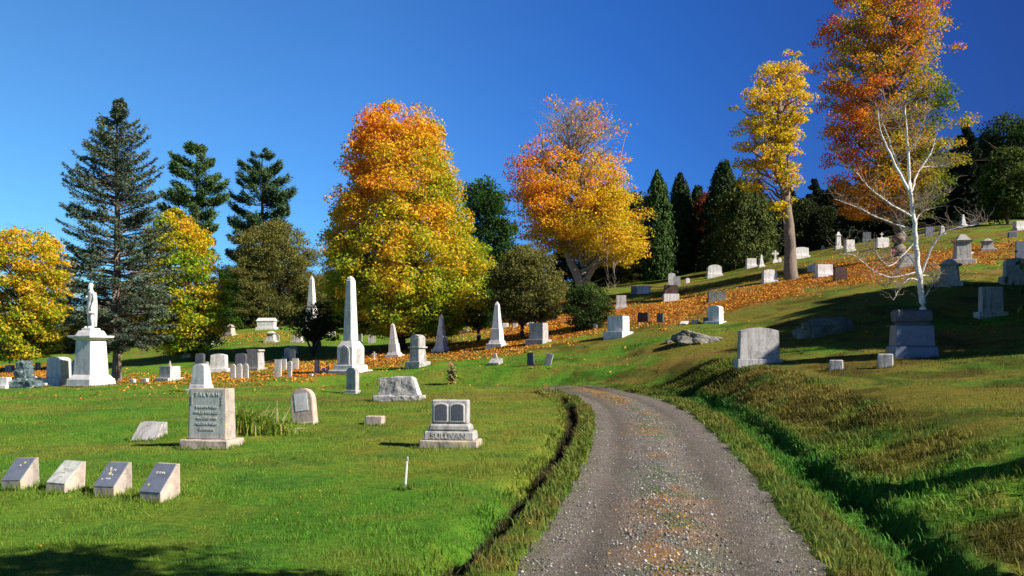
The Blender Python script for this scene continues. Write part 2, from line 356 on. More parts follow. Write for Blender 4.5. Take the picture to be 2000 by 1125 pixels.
# centre cap is closed by the road and a small disc below the camera
# road
m_ = np.where((RP[:,1] > -13.5) & (RP[:,0] > -8))[0]; RPf = catmull([RP[i] for i in m_[::3]], 12)
Tn = np.gradient(RPf, axis=0); Tn /= np.hypot(Tn[:,0], Tn[:,1])[:,None]; Nn = np.stack([Tn[:,1], -Tn[:,0]], 1)
ts = np.linspace(-1.5, 1.5, 61); X = RPf[:,0][:,None]+Nn[:,0][:,None]*ts; Yy = RPf[:,1][:,None]+Nn[:,1][:,None]*ts
rx_, ry_ = X.ravel(), Yy.ravel(); tt = np.tile(ts, len(RPf))
_, rt, rs_ = height(rx_, ry_, True); hz = np.interp(rs_, RS, RZ)
prof = .018+.035*np.exp(-(tt/.3)**2)-.02*np.exp(-((np.abs(tt)-.72)/.25)**2)+(fbm(rx_*3, ry_*3, 41)-.5)*.03-.03*ss(1.3, 1.5, np.abs(tt))
gc = np.array([.150,.133,.118])*(1+.35*(fbm(rx_*1.5, ry_*.7, 42, 4)-.5))[:,None]
gc = gc*(1-.34*np.exp(-((np.abs(tt+.05)-.66)/.20)**2)*(.6+.8*fbm(rx_*.6, ry_*.4, 48)))[:,None]
nn = fbm(rx_*1.6, ry_*.8, 43, 4); cs = np.exp(-((tt+.02)/.40)**2)
gc = gc+(np.array([.24,.13,.055])-gc)*(cs*ss(.38, .56, nn)*.95)[:,None]
gc = gc+(np.array([.06,.11,.03])-gc)*(cs*ss(.46, .62, fbm(rx_*2.3, ry_*1.6, 44, 3))*.75)[:,None]
ed = ss(1.05, 1.4, np.abs(tt)+(fbm(rx_*3, ry_*3, 45)-.5)*.5)
gc = gc+(np.array([.10,.105,.05])-gc)*(ed*.55)[:,None]
a2, b2 = len(RPf), len(ts); idx = np.arange(a2*b2).reshape(a2, b2)
F = np.stack([idx[:-1,:-1], idx[:-1,1:], idx[1:,1:], idx[1:,:-1]], -1).reshape(-1, 4)
tag(link('gravel_road', mesh_np('gravel_road', np.stack([rx_, ry_, hz+prof], 1), F, gc, True), M['gravel']), kind='structure')
def road_z(x, y, t, s): return np.interp(s, RS, RZ)+.018+.035*np.exp(-(t/.3)**2)-.02*np.exp(-((np.abs(t)-.72)/.25)**2)

# ------------------------------------------------------------------ scatter helpers
def unit(v): return v/np.maximum(np.linalg.norm(v, axis=1), 1e-9)[:,None]
def kites(pos, nrm, size, asp=.62, along=None):
    n = len(pos); a = rg.normal(size=(n,3)) if along is None else along
    t = unit(a-nrm*(a*nrm).sum(1)[:,None]); b = np.cross(nrm, t)
    s = np.asarray(size)*np.ones(n); s = s[:,None]
    V = np.stack([pos+t*s, pos+b*s*asp+t*s*.1, pos-t*s*.9, pos-b*s*asp+t*s*.1], 1).reshape(-1, 3)
    return V, np.arange(4*n).reshape(-1, 4)
def c4(c): return np.repeat(c, 4, axis=0)
def pal(P, t):
    P = np.array(P, float); t = np.clip(t, 0, .9999)*(len(P)-1); i = t.astype(int); f = (t-i)[:,None]
    return P[i]*(1-f)+P[i+1]*f
def frustum_pts(n, y0, y1, power=1.0, pmin=-.60, pmax=.60):
    th = rg.uniform(pmin, pmax, n); u = rg.random(n)
    if abs(power-2) < 1e-6: r = y0*(y1/y0)**u
    else:
        e = 2-power; r = (y0**e+u*(y1**e-y0**e))**(1/e)
    return r*np.sin(th), r*np.cos(th)

# grass blades (mown lawn) -----------------------------------------
def blades(n, y0, y1, power, hgt, wid, name, label):
    x, y = frustum_pts(n, y0, y1, power)
    z, t, s = height(x, y, True)
    p = np.where(np.abs(t) < 1.05, .0, np.where(np.abs(t) < 1.45, .45, 1.0))
    p = np.where((np.abs(t) < .4), .12, p); p = np.where((t < -1.64) & (t > -1.95) & (s < S28), .45, p)
    k = rg.random(n) < p; x, y, z, t, s = x[k], y[k], z[k], t[k], s[k]; n = len(x)
    z = np.where(np.abs(t) < 1.25, np.maximum(z, road_z(x, y, t, s)), z)
    c = ground_col(x, y, z, t, s, np.zeros(n))
    c = c*rg.uniform(.55, 1.75, n)[:,None]
    yel = rg.random(n) < .10; c[yel] = c[yel]*.4+np.array([.28,.22,.07])*.6
    r = np.hypot(x, y); cl = .35+2.2*fbm(x*2.2, y*2.2, 61)**1.8+.9*ss(.62, .75, fbm(x*.9, y*.9, 62))
    h = hgt*cl*rg.uniform(.5, 1.3, n)*(1+.02*r); a = np.where((np.abs(t) > 1.3) & (np.abs(t) < 3.0), 1.25, 1); h = h*a
    h = np.where(np.abs(t) < 1.3, h*.45, h)
    az = rg.uniform(0, 2*math.pi, n); ln = rg.uniform(.1, .8, n)*h; wd = wid*(1+.05*r)*rg.uniform(.6, 1.4, n)
    pb = rg.uniform(0, math.pi, n); B = np.stack([np.cos(pb)*wd, np.sin(pb)*wd, np.zeros(n)], 1)
    P = np.stack([x, y, z-.01], 1); T = P+np.stack([np.cos(az)*ln, np.sin(az)*ln, h], 1)
    V = np.stack([P-B, P+B, T], 1).reshape(-1, 3)
    me = mesh_np(name, V, np.arange(3*n).reshape(-1, 3), np.repeat(c, 3, axis=0))
    return tag(link(name, me, M['blade']), label, 'grass', kind='stuff')
blades(620000, 6.3, 42, 1.35, .029, .0026, 'lawn_grass', 'short mown green lawn grass over the whole cemetery ground')

def rough_grass(n):
    s = s_at_y(5.0)+(S32+1-s_at_y(5.0))*rg.random(n)**.6; t = np.where(rg.random(n) < .72, rg.uniform(1.3, 4.6, n), -np.where(rg.random(n) < .6, rg.uniform(1.25, 1.72, n), rg.uniform(1.82, 2.15, n)))
    TX_ = np.gradient(RP[:,0], RS); TY_ = np.gradient(RP[:,1], RS)
    x = np.interp(s, RS, RP[:,0])+np.interp(s, RS, TY_)*t; y = np.interp(s, RS, RP[:,1])-np.interp(s, RS, TX_)*t
    k = rg.random(n) < ss(.38, .62, fbm(x*1.5, y*1.5, 63))*.8+.15; x, y = x[k], y[k]; n = len(x); z, t, s = height(x, y, True)
    c = ground_col(x, y, z, t, s, np.zeros(n))*rg.uniform(.6, 1.6, n)[:,None]; b = rg.random(n) < .07; c[b] = c[b]*.4+np.array([.16,.12,.04])
    h = rg.uniform(.05, .13, n)*(.5+fbm(x*2.2, y*2.2, 64)); az = rg.uniform(0, 6.28, n); ln = h*rg.uniform(.2, 1.1, n); wd = rg.uniform(.003, .007, n)*(1+.05*y)
    B = np.stack([-np.sin(az)*wd, np.cos(az)*wd, np.zeros(n)], 1); P = np.stack([x, y, z-.01], 1); D = np.stack([np.cos(az), np.sin(az), np.zeros(n)], 1)
    Mi = P+D*(ln*.35)[:,None]+np.array([0,0,1])*(h*.7)[:,None]; T = P+D*ln[:,None]+np.array([0,0,1])*h[:,None]
    V = np.stack([P-B, P+B, Mi+B*.8, Mi-B*.8, Mi-B*.8, Mi+B*.8, T+B*.1, T-B*.1], 1).reshape(-1, 3)
    tag(link('rough_grass', mesh_np('rough_grass', V, np.arange(8*n).reshape(-1, 4), np.repeat(c, 8, axis=0)), M['blade']), 'longer rough grass along the ditches beside the gravel road', 'grass', kind='stuff')
rough_grass(90000)

# fallen leaves -------------------------------------------------------
x, y = frustum_pts(420000, 34, 84, 1.0); z = height(x, y); lm = litter_mask(x, y, z)
k = rg.random(len(x)) < np.clip(lm*1.1*(.45+1.2*ss(.3, .7, fbm(x*.45, y*.45, 66, 4))), 0, 1)*.75+.0035; x, y, z = x[k], y[k], z[k]
x2, y2 = frustum_pts(900, 9, 40, .6); z2 = height(x2, y2); x = np.r_[x, x2]; y = np.r_[y, y2]; z = np.r_[z, z2+.02]
q = 3600; s3 = s_at_y(6)+(s_at_y(33)-s_at_y(6))*rg.random(q)**.7; t3 = rg.normal(0, .22, q); TX_ = np.gradient(RP[:,0], RS); TY_ = np.gradient(RP[:,1], RS)
x3 = np.interp(s3, RS, RP[:,0])+np.interp(s3, RS, TY_)*t3; y3 = np.interp(s3, RS, RP[:,1])-np.interp(s3, RS, TX_)*t3
kk = rg.random(q) < ss(.42, .6, fbm(x3*1.6, y3*.8, 43, 4))+.04; x3, y3, s3, t3 = x3[kk], y3[kk], s3[kk], t3[kk]
x = np.r_[x, x3]; y = np.r_[y, y3]; z = np.r_[z, road_z(x3, y3, t3, s3)-.025]
n = len(x); nr = unit(rg.normal(size=(n,3))*.55+np.array([0,0,1])); r = np.hypot(x, y)
V, F = kites(np.stack([x, y, z+.04], 1), nr, np.where(r < 34, .013, .058)*rg.uniform(.6, 1.4, n), .7)
c = pal([(.26,.08,.022),(.42,.14,.022),(.54,.22,.025),(.62,.34,.045),(.30,.16,.06)], rg.random(n)*.6+.5*fbm(x*.4, y*.4, 80)-.05)*rg.uniform(.6, 1.2, n)[:,None]
tag(link('fallen_leaves', mesh_np('fallen_leaves', V, F, c4(c)), M['litter']), 'orange and yellow fallen leaves scattered over the slope', 'leaves', kind='stuff')

# loose stones on the road -------------------------------------------
n = 36000; s = rg.uniform(s_at_y(5.5), s_at_y(33), n)**1.0; s = s_at_y(5.5)+(s-s_at_y(5.5))*rg.random(n)**.5
t = rg.normal(0, .75, n); k = np.abs(t) < 1.32; s, t = s[k], t[k]; n = len(s)
kk = rg.random(n) < (.12+.88*(1-np.exp(-((np.abs(t)-.7)/.28)**2))); s, t = s[kk], t[kk]; n = len(s)
cx = np.interp(s, RS, RP[:,0]); cy = np.interp(s, RS, RP[:,1]); TX = np.gradient(RP[:,0], RS); TY = np.gradient(RP[:,1], RS)
tx = np.interp(s, RS, TX); ty = np.interp(s, RS, TY); x = cx+ty*t; y = cy-tx*t
z = road_z(x, y, t, s); sz = rg.gamma(2.2, .0024, n)+.003
O = np.array([(1,0,0),(0,1,0),(-1,0,0),(0,-1,0),(0,0,.8),(0,0,-.6)]); OF = np.array([(0,1,4),(1,2,4),(2,3,4),(3,0,4),(1,0,5),(2,1,5),(3,2,5),(0,3,5)])
J = O[None]*(1+rg.uniform(-.35, .35, (n,6,1))); ang = rg.uniform(0, 6.28, n); ca, sa = np.cos(ang)[:,None], np.sin(ang)[:,None]
V = np.stack([J[:,:,0]*ca-J[:,:,1]*sa, J[:,:,0]*sa+J[:,:,1]*ca, J[:,:,2]], -1)*sz[:,None,None]+np.stack([x, y, z+sz*.3], 1)[:,None]
c = pal([(.10,.095,.09),(.16,.15,.14),(.23,.22,.20),(.52,.50,.46)], rg.random(n)**1.5)*rg.uniform(.8, 1.2, n)[:,None]
F = (OF[None]+np.arange(n)[:,None,None]*6).reshape(-1, 3)
tag(link('gravel', mesh_np('gravel', V.reshape(-1,3), F, np.repeat(c, 6, axis=0)), M['pebble']), 'loose grey and white gravel strewn along the road', 'gravel', kind='stuff')

# ------------------------------------------------------------------ trees
def tube(path, rad, seg=6):
    path = [Vector(p) for p in path]; V = []; F = []
    for i, p in enumerate(path):
        d = (path[min(i+1, len(path)-1)]-path[max(i-1, 0)]).normalized()
        q = d.to_track_quat('Z', 'Y'); rr = rad[i]
        for k in range(seg):
            a = 2*math.pi*k/seg; V.append(p+q@Vector((math.cos(a)*rr, math.sin(a)*rr, 0)))
    for i in range(len(path)-1):
        for k in range(seg): F.append((i*seg+k, i*seg+(k+1) % seg, (i+1)*seg+(k+1) % seg, (i+1)*seg+k))
    return np.array([tuple(v) for v in V]), np.array(F)
def merge(parts):
    V, F, o = [], [], 0
    for v, f in parts: V.append(v); F.append(f+o); o += len(v)
    return np.concatenate(V), np.concatenate(F)
def curve(a, b, rise, n=6, wob=.0):
    """limb path from a to b, first climbing then reaching out"""
    a, b = Vector(a), Vector(b); L_ = (b-a).length; m = a.lerp(b, .45)+Vector((0, 0, rise*L_)); out = []
    for i in range(n+1):
        t = i/n; p = a*(1-t)**2+m*2*t*(1-t)+b*t*t
        if 0 < i < n and wob: p += Vector((rnd.gauss(0, wob), rnd.gauss(0, wob), rnd.gauss(0, wob)))*L_
        out.append(p)
    return out
class Prof:
    """outline of a crown: rows (height, left, right) in metres about the trunk"""
    def __init__(s, rows, px, Y, zb):
        k = Y/FPX; rows = sorted(((CZ+(HY-r[0])*k-zb, (px-r[1])*k, (r[2]-px)*k) for r in rows))
        s.h = np.array([r[0] for r in rows]); s.l = np.array([r[1] for r in rows]); s.r = np.array([r[2] for r in rows])
    def centre(s, h): return (np.interp(h, s.h, s.r)-np.interp(h, s.h, s.l))/2
    def rad(s, h): return (np.interp(h, s.h, s.r)+np.interp(h, s.h, s.l))/2
def place(px, Y): x = (px-1000)/FPX*Y; return x, Y, h1(x, Y)-.05
def tree_root(name, px, Y, label, cat='tree', group=None):
    x, y, z = place(px, Y); o = link(name, None, loc=(x, y, z)); tag(o, label, cat, group); TREES_XY.append((x, y)); return o, (x, y, z)
def clump_leaves(C, rad, cnt, size, flat=.55, shell=.35, up=.6):
    i = np.repeat(np.arange(len(C)), cnt); n = len(i)
    d = unit(rg.normal(size=(n,3))); q = d*(rg.random(n)**shell)[:,None]
    off = q*rad[i][:,None]*np.array([1, 1, flat]); pos = C[i]+off
    pos[:,2] -= .25*(q[:,0]**2+q[:,1]**2)*rad[i]
    nr = unit(rg.normal(size=(n,3))*.7+d*.6+np.array([0,0,up]))
    V, F = kites(pos, nr, size*rg.uniform(.6, 1.35, n)); return V, F, pos, i, q
def broadleaf(name, px, Y, rows, trunk, label, palette, colfn=None, nc=260, per=110, cr=.85, leaf=.13, bark='bark', fork=.35,
              tr=.28, hollow=.55, sparse=None, limbs=90, group=None, lean=0, limb_r=.05, seed=1, jit=.15, flat=.5, bare=None, stems=()):
    global rg, rnd
    rg = np.random.default_rng(seed); rnd = random.Random(seed)
    root, (X, Y0, Z) = tree_root(name, px, Y, label, group=group); P = Prof(rows, px, Y, Z)
    h0, h1_ = P.h[0], P.h[-1]; H = h1_-h0
    # clump centres inside the outline
    C = []; tries = 0
    wmax = P.rad(np.linspace(h0, h1_, 40)).max()
    while len(C) < nc and tries < nc*60:
        tries += 1; h = rnd.uniform(h0, h1_); rr = float(P.rad(h))
        if rnd.random() > (rr/wmax)**1.3+.03: continue
        if sparse and rnd.random() > sparse((h-h0)/H): continue
        a = rnd.uniform(0, 2*math.pi); u = rnd.random()**.5; u = hollow+(1-hollow)*u if rnd.random() < .75 else u
        q = max(0, rr-cr*.55)*u*(1+rnd.uniform(-jit, jit)); C.append((float(P.centre(h))+q*math.cos(a), q*math.sin(a), h))
    C = np.array(C); cr_ = cr*rg.uniform(.55, 1.3, len(C))*np.clip(P.rad(C[:,2])/wmax+.35, .5, 1)
    cnt = (per*(cr_/cr)**2*rg.uniform(.5, 1.3, len(C))).astype(int)+4
    if bare:
        nb_, lo_, k_ = bare; B = []
        for j in range(nb_):
            h = h0+H*rnd.uniform(lo_, 1.0); a = rnd.uniform(0, 6.283); q = float(P.rad(h))*rnd.uniform(.15, 1.0); B.append((float(P.centre(h))+q*math.cos(a), q*math.sin(a), h))
        C = np.concatenate([np.array(B), C]); cr_ = np.r_[np.full(nb_, cr*.9), cr_]; cnt = np.r_[rg.integers(0, k_, nb_), cnt]
    V, F, pos, ci, q = clump_leaves(C, cr_, cnt, leaf, flat)
    hf = (pos[:,2]-h0)/H; side = (pos[:,0]-P.centre(pos[:,2]))/np.maximum(P.rad(pos[:,2]), .3)
    cl = rg.normal(size=len(C))
    n_ = fbm(pos[:,0]*.35+50+seed, pos[:,2]*.35+pos[:,1]*.3, 90+seed, 3)
    tv = colfn(hf, side, n_)+.085*cl[ci]+rg.normal(0, .10, len(pos))
    c = pal(palette, tv)*rg.uniform(.65, 1.3, len(pos))[:,None]
    link('crown', mesh_np('crown', V, F, c4(np.clip(c, 0, 1))), M['leaf'], root)
    # trunk and limbs
    parts = []; ht = h0+H*fork; top = Vector((float(P.centre(h1_))*.7+lean, 0, h1_-.08*H))
    tp = [Vector((0,0,-.4)), Vector((0,0,min(.35, h0*.3))), Vector((lean*.1,0,h0*.6)), Vector((lean*.3,0,h0)), Vector((lean*.6+float(P.centre(ht))*.4,0,ht)), top]
    trd = [tr*1.35, tr*1.12, tr*.95, tr*.85, tr*.6, .03]
    zc = np.array([p[2] for p in tp]); zz_ = np.concatenate([np.linspace(zc[0], zc[3], 9)[:-1], np.linspace(zc[3], zc[5], 14)])
    tt = [(float(np.interp(z, zc, [p[0] for p in tp])), float(np.interp(z, zc, [p[1] for p in tp])), float(z)) for z in zz_]; tr_ = np.interp(zz_, zc, trd)
    tt = [(p[0]+rnd.gauss(0,.02)*tr*2, p[1]+rnd.gauss(0,.02)*tr*2, p[2]) for p in tt]
    parts.append(tube(tt, tr_, 10)); A = np.array(tt)
    ords = rg.permutation(len(C))[:limbs]
    if bare: ords = np.r_[np.arange(bare[0]), ords[:limbs]]
    for st in stems: parts.append(tube([tuple(v) for v in catmull([q[:3] for q in st], 5)], np.interp(np.linspace(0, 1, (len(st)-1)*5+1), np.linspace(0, 1, len(st)), [q[3] for q in st]), 8))
    for j in ords:
        c0 = C[j]; zt = max(h0*.75, min(c0[2]-.5*math.hypot(c0[0], c0[1])-rnd.uniform(0, 1), h1_*.9)); k = int(np.abs(A[:,2]-zt).argmin())
        L_ = math.dist(A[k], c0); pa = curve(tt[k], c0, .10, 7, .02); r0 = min(float(tr_[k])*.6, limb_r+.018*L_)
        parts.append(tube(pa, np.linspace(r0, .012, len(pa)), 5))
        for b in range(3 if not bare else 8):
            i0 = rnd.randint(3, 6); e = Vector(pa[i0])+Vector((rnd.gauss(0,1), rnd.gauss(0,1), rnd.uniform(0,1.2)))*cr*.9
            parts.append(tube(curve(pa[i0], e, .05, 3, .04), [.018,.013,.009,.005], 4))
    V, F = merge(parts); link('trunk', mesh_np('trunk', V, F, None, True), M[bark], root)
    return root
def conifer(name, px, Y, top, base_w, label, kind='spruce', rows=None, nb=170, per=150, bark='barkd', tr=.25, colors=None, skirt=0., needle=.11, bare=.3, droop=.18, group=None, seed=3, up=.0):
    global rg, rnd
    rg = np.random.default_rng(seed); rnd = random.Random(seed)
    root, (X, Y0, Z) = tree_root(name, px, Y, label, group=group); P = Prof(rows, px, Y, Z); H = P.h[-1]; h0 = P.h[0]
    parts = [tube([(0,0,-.4),(0,0,H*.25),(.03,0,H*.6),(0,0,H)], [tr*1.3, tr, tr*.6, .02], 9)]
    pos = []; al = []; hh = []; cc = []
    for b in range(nb):
        u = rnd.random()**1.15 if kind != 'pine' else rnd.random(); h = h0+(H-h0)*u
        if kind == 'pine': h = h0+(H-h0)*(math.floor(u*9)+rnd.gauss(.5, .12))/9
        a = rnd.uniform(0, 2*math.pi); ca, sa = math.cos(a), math.sin(a)
        W = (float(np.interp(h, P.h, P.r)) if ca > 0 else float(np.interp(h, P.h, P.l))); Wm = float(P.rad(h)); Lb = (abs(ca)*W+(1-abs(ca))*Wm)*rnd.uniform(.72, 1.06)
        if Lb < .15: Lb = .15
        dr = droop*(1-.8*u)-up+rnd.gauss(0, .05); n = 7; path = []
        for i in range(n+1):
            t = i/n; r = Lb*t; zz = h+(.10+.35*u)*Lb*t-dr*Lb*t*t*2.2+(.12*Lb*t**4)
            if kind == 'pine': zz = h-.05*Lb*t+.30*Lb*t**3+up*Lb*t
            path.append((ca*r, sa*r, zz))
        parts.append(tube(path, np.linspace(.02+.009*Lb, .006, n+1), 4))
        m = int(per*(Lb/Wm if Wm > 0 else 1)*(.35+Lb/ max(P.rad(P.h).max(), .1))); pa = np.array(path)
        t0 = bare*(1-u)**.7 if kind != 'pine' else .35
        t = t0+(1-t0)*rg.random(m)**(.8 if kind != 'pine' else .6)
        p = np.stack([np.interp(t*n, np.arange(n+1), pa[:,k]) for k in range(3)], 1)
        wv = (Lb*.20*(1.15-t)+.10) if kind != 'pine' else (.12*Lb+.15)*np.ones(m)
        sd = rg.normal(0, 1, m)*wv*.55; p[:,0] += -sa*sd; p[:,1] += ca*sd
        if kind == 'pine': p[:,2] += rg.normal(.06, .14, m)*(.5+.25*Lb)
        else: p[:,2] += -np.abs(rg.normal(0, .16, m))*(.3+.3*np.abs(sd))+rg.normal(0, .05, m)
        d = np.stack([ca-sa*np.sign(sd)*.7, sa+ca*np.sign(sd)*.7, rg.normal(-.1 if kind != 'pine' else .5, .35, m)], 1)
        pos.append(p); al.append(d); hh.append(np.full(m, u)); cc.append(np.full(m, rnd.gauss(0, 1)))
        # bare side twigs
        if kind == 'spruce' and u < .75:
            for q in range(9):
                i0 = rnd.randint(1, 6); sgn = rnd.choice((-1, 1)); l = Lb*.28*(1.1-i0/8)
                e = (path[i0][0]+(ca*.6-sa*sgn)*l, path[i0][1]+(sa*.6+ca*sgn)*l, path[i0][2]-rnd.uniform(0, .35)*l)
                parts.append(tube([path[i0], e], [.011, .004], 3))
    pos = np.concatenate(pos); al = np.concatenate(al); hh = np.concatenate(hh); cc = np.concatenate(cc); n = len(pos)
    nr = unit(rg.normal(size=(n,3))+np.array([0,0,.9])); V, F = kites(pos, nr, needle*rg.uniform(.6, 1.5, n), .30 if kind != 'pine' else .22, al)
    c = pal(colors, .5+.2*cc+rg.normal(0, .14, n)+.25*(hh-.4))*rg.uniform(.6, 1.35, n)[:,None]
    link('crown', mesh_np('crown', V, F, c4(c)), M['needle'], root)
    V, F = merge(parts); link('trunk', mesh_np('trunk', V, F, None, True), M[bark], root); return root
def column_tree(name, px, Y, rows, label, colors, n=22000, group=None, seed=5, leaf=.12, tr=.2, jag=.28):
    """arborvitae: dense upright fans of foliage"""
    global rg, rnd
    rg = np.random.default_rng(seed); rnd = random.Random(seed)
    root, (X, Y0, Z) = tree_root(name, px, Y, label, group=group); P = Prof(rows, px, Y, Z); H = P.h[-1]; h0 = P.h[0]
    nc = 420; u = rg.random(nc); hc = h0+(H-h0)*u; a = rg.uniform(0, 2*math.pi, nc)
    rc = P.rad(hc)*rg.uniform(.55, 1.0, nc); rc = np.maximum(rc, .05)
    C = np.stack([P.centre(hc)+rc*np.cos(a), rc*np.sin(a), hc-.2], 1)
    i = rg.integers(0, nc, n); q = rg.random(n)
    wv = np.clip(P.rad(hc)[i], .3, 2)*jag
    pos = C[i]+np.stack([rg.normal(0, 1, n)*wv*(1.1-q), rg.normal(0, 1, n)*wv*(1.1-q), q*1.1-.3+rg.normal(0, .12, n)], 1)
    d = unit(np.stack([np.cos(a[i]), np.sin(a[i]), np.full(n, .5)], 1))
    nr = unit(rg.normal(size=(n,3))*.7+d); V, F = kites(pos, nr, leaf*rg.uniform(.6, 1.4, n), .45, np.tile([0,0,1.], (n,1))+rg.normal(0,.35,(n,3)))
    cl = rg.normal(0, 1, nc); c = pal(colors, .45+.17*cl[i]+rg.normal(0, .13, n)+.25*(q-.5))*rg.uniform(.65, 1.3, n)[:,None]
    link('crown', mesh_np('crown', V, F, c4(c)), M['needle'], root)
    parts = [tube([(0,0,-.4),(0,0,H*.5),(0,0,H*.92)], [tr, tr*.7, .03], 8)]
    for k in range(24):
        b = rnd.uniform(.2, H*.8); an = rnd.uniform(0, 6.28); r_ = float(P.rad(b))*.75
        parts.append(tube(curve((0,0,b), (math.cos(an)*r_, math.sin(an)*r_, b+r_*1.1), -.1, 4), [.05,.04,.03,.02,.01], 4))
    V, F = merge(parts); link('trunk', mesh_np('trunk', V, F, None, True), M['barkd'], root); return root
def copy_tree(src, px, Y, label, scale=1., rz=0., group=None):
    x, y, z = place(px, Y); r = src.copy(); COL.objects.link(r); r.location = (x, y, z); r.rotation_euler = (0, 0, rz); r.scale = (scale,)*3
    r['label'] = label
    if group: r['group'] = group
    elif 'group' in r: del r['group']
    for ch in list(src.children):
        c = ch.copy(); COL.objects.link(c); c.parent = r
    return r

GR = (.07,.18,.015); YG = (.20,.30,.02); YE = (.62,.42,.02); GO = (.70,.36,.02); OR = (.68,.24,.02); RO = (.58,.12,.03); RD = (.42,.05,.035)
MAPLE = [GR, (.19,.33,.02), (.40,.42,.025), (.74,.50,.03), (.82,.42,.025), (.80,.29,.02), (.66,.14,.03)]
def cf_big(h, s, n): return .27+.45*h+.46*(n-.5)-.14*s*h-.06*(h < .25)
broadleaf('maple_tree', 785, 57, [(205,740,775),(214,715,850),(235,700,862),(280,683,872),(330,668,890),(380,652,900),(430,645,915),(465,634,940),(520,628,954),(575,632,955),(615,655,940),(648,700,890)], 0,
   'broad orange and yellow maple behind the tallest white obelisk', MAPLE, cf_big, nc=1350, per=150, cr=.78, leaf=.090, tr=.32, hollow=.60, limbs=140, seed=21, bark='barkd', jit=.16, flat=.62)
def cf_t10(h, s, n): return .30+.34*(n-.5)+.62*np.clip(-s-.15, 0, 1)*ss(.05, .45, h)+.22*ss(.35, .8, h)-.08*(h < .3)
def sp10(h): return 1.0 if h < .5 else (.5 if h < .68 else .08)
broadleaf('maple_tree', 1140, 78, [(202,1050,1130),(215,1042,1215),(260,1030,1238),(310,1006,1226),(350,985,1238),(400,995,1250),(450,1005,1262),(480,1060,1266),(500,1150,1262),(520,1185,1240)], 0,
   'half bare maple with red left side and gold right side above a forked pale trunk', MAPLE[2:], cf_t10, nc=520, per=130, cr=1.1, leaf=.105, tr=.50, bark='barkl', hollow=.40, sparse=sp10, limbs=120, seed=5, fork=.25, limb_r=.07, bare=(120,.5,16),
   stems=[[(0,0,.4,.5),(-.5,0,1.8,.42),(-1.3,.1,3.6,.34),(-1.6,.2,6,.26),(-2.8,.3,9,.18),(-3.6,.2,13,.09),(-3.9,0,15.5,.02)],[(0,0,1.2,.35),(1.0,-.2,3.0,.26),(1.9,-.4,5.5,.2),(2.6,-.2,9,.13),(3.4,0,13,.05),(3.9,0,15,.02)]])
def cf_t13(h, s, n): return .55+.40*(n-.5)+.12*(h-.5)
yt = broadleaf('maple_tree', 1545, 58, [(97,1528,1545),(120,1475,1578),(180,1455,1594),(228,1424,1592),(270,1440,1575),(320,1436,1582),(360,1440,1562),(395,1495,1560),(440,1510,1545)], 0,
   'slender yellow leaved tree with a thick grey trunk above the orange leaf bank', [GR,(.16,.26,.015),(.50,.44,.02),(.74,.52,.02),(.80,.52,.02),(.80,.42,.02)], cf_t13, nc=185, per=115, cr=.66, leaf=.088, tr=.40, hollow=.3, limbs=110, seed=8, fork=.5, bark='bark', limb_r=.05, jit=.35, lean=-.5)
def cf_t14(h, s, n): return .46+.80*(n-.5)+.14*ss(.6, .9, h)-.34*ss(.0, .6, s)*(1-ss(.40, .55, h))+.18*ss(.1, .6, -s)*(1-ss(.45, .6, h))
broadleaf('maple_tree', 1755, 61, [(-120,1700,1780),(-60,1660,1840),(0,1640,1855),(60,1618,1855),(110,1610,1848),(150,1610,1800),(200,1606,1845),(260,1606,1864),(310,1616,1855),(370,1630,1835),(428,1680,1800)], 0,
   'tallest tree, a rusty orange maple rising out of the picture behind the birch', [(.08,.14,.015),(.22,.26,.02),(.48,.36,.02),(.62,.32,.02),(.68,.25,.02),(.64,.17,.025),(.56,.10,.03)], cf_t14, nc=560, per=150, cr=.88, leaf=.090, tr=.46, hollow=.35, limbs=160, seed=13, fork=.4, jit=.38, bare=(60,.1,40))
broadleaf('maple_tree', 50, 62, [(446,20,75),(460,-15,112),(500,-50,135),(560,-80,145),(620,-80,128),(665,-60,110),(700,-10,85)], 0,
   'yellow orange maple at the left edge beyond the statue', MAPLE, lambda h, s, n: .30+.22*h+.55*(n-.5), nc=420, per=150, cr=.85, leaf=.095, tr=.3, seed=31, bark='barkd')
broadleaf('maple_tree', 385, 60, [(405,325,352),(430,300,392),(480,285,420),(540,276,440),(600,262,446),(650,280,440),(690,320,410)], 0,
   'low golden maple between the big spruce and the first white pine', MAPLE, lambda h, s, n: .31+.08*h+.50*(n-.5), nc=420, per=140, cr=.75, leaf=.09, tr=.28, seed=33, bark='barkd')
OLV = [(.04,.055,.015),(.09,.10,.025),(.15,.155,.035),(.22,.20,.05),(.28,.23,.06)]
ot = broadleaf('olive_tree', 555, 92, [(430,500,560),(452,460,598),(500,448,620),(560,455,622),(610,470,632),(650,500,620)], 0,
   'round dull olive green tree below the second white pine', OLV, lambda h, s, n: .35+.4*h+.5*(n-.5), nc=420, per=130, cr=.95, leaf=.10, tr=.3, seed=41, bark='barkd')
DKG = [(.018,.04,.012),(.032,.065,.016),(.055,.10,.02),(.09,.14,.025)]
broadleaf('shade_tree', 612, 57, [(588,618,650),(606,575,665),(630,560,675),(648,565,670),(664,590,650)], 0,
   'small dark many stemmed tree just left of the tallest obelisk', DKG, lambda h, s, n: .3+.6*(n-.5), nc=75, per=60, cr=.6, leaf=.08, tr=.10, seed=43, bark='barkd', fork=.2, limbs=75, hollow=.3, jit=.4, stems=[[(0,0,0,.09),(-.5,.1,1.2,.06),(-1.3,.2,2.2,.03)],[(0,0,0,.09),(.5,-.1,1.2,.06),(1.3,.2,2.3,.03)],[(0,0,0,.08),(.1,-.4,1.3,.06),(.3,-.9,2.5,.03)]])
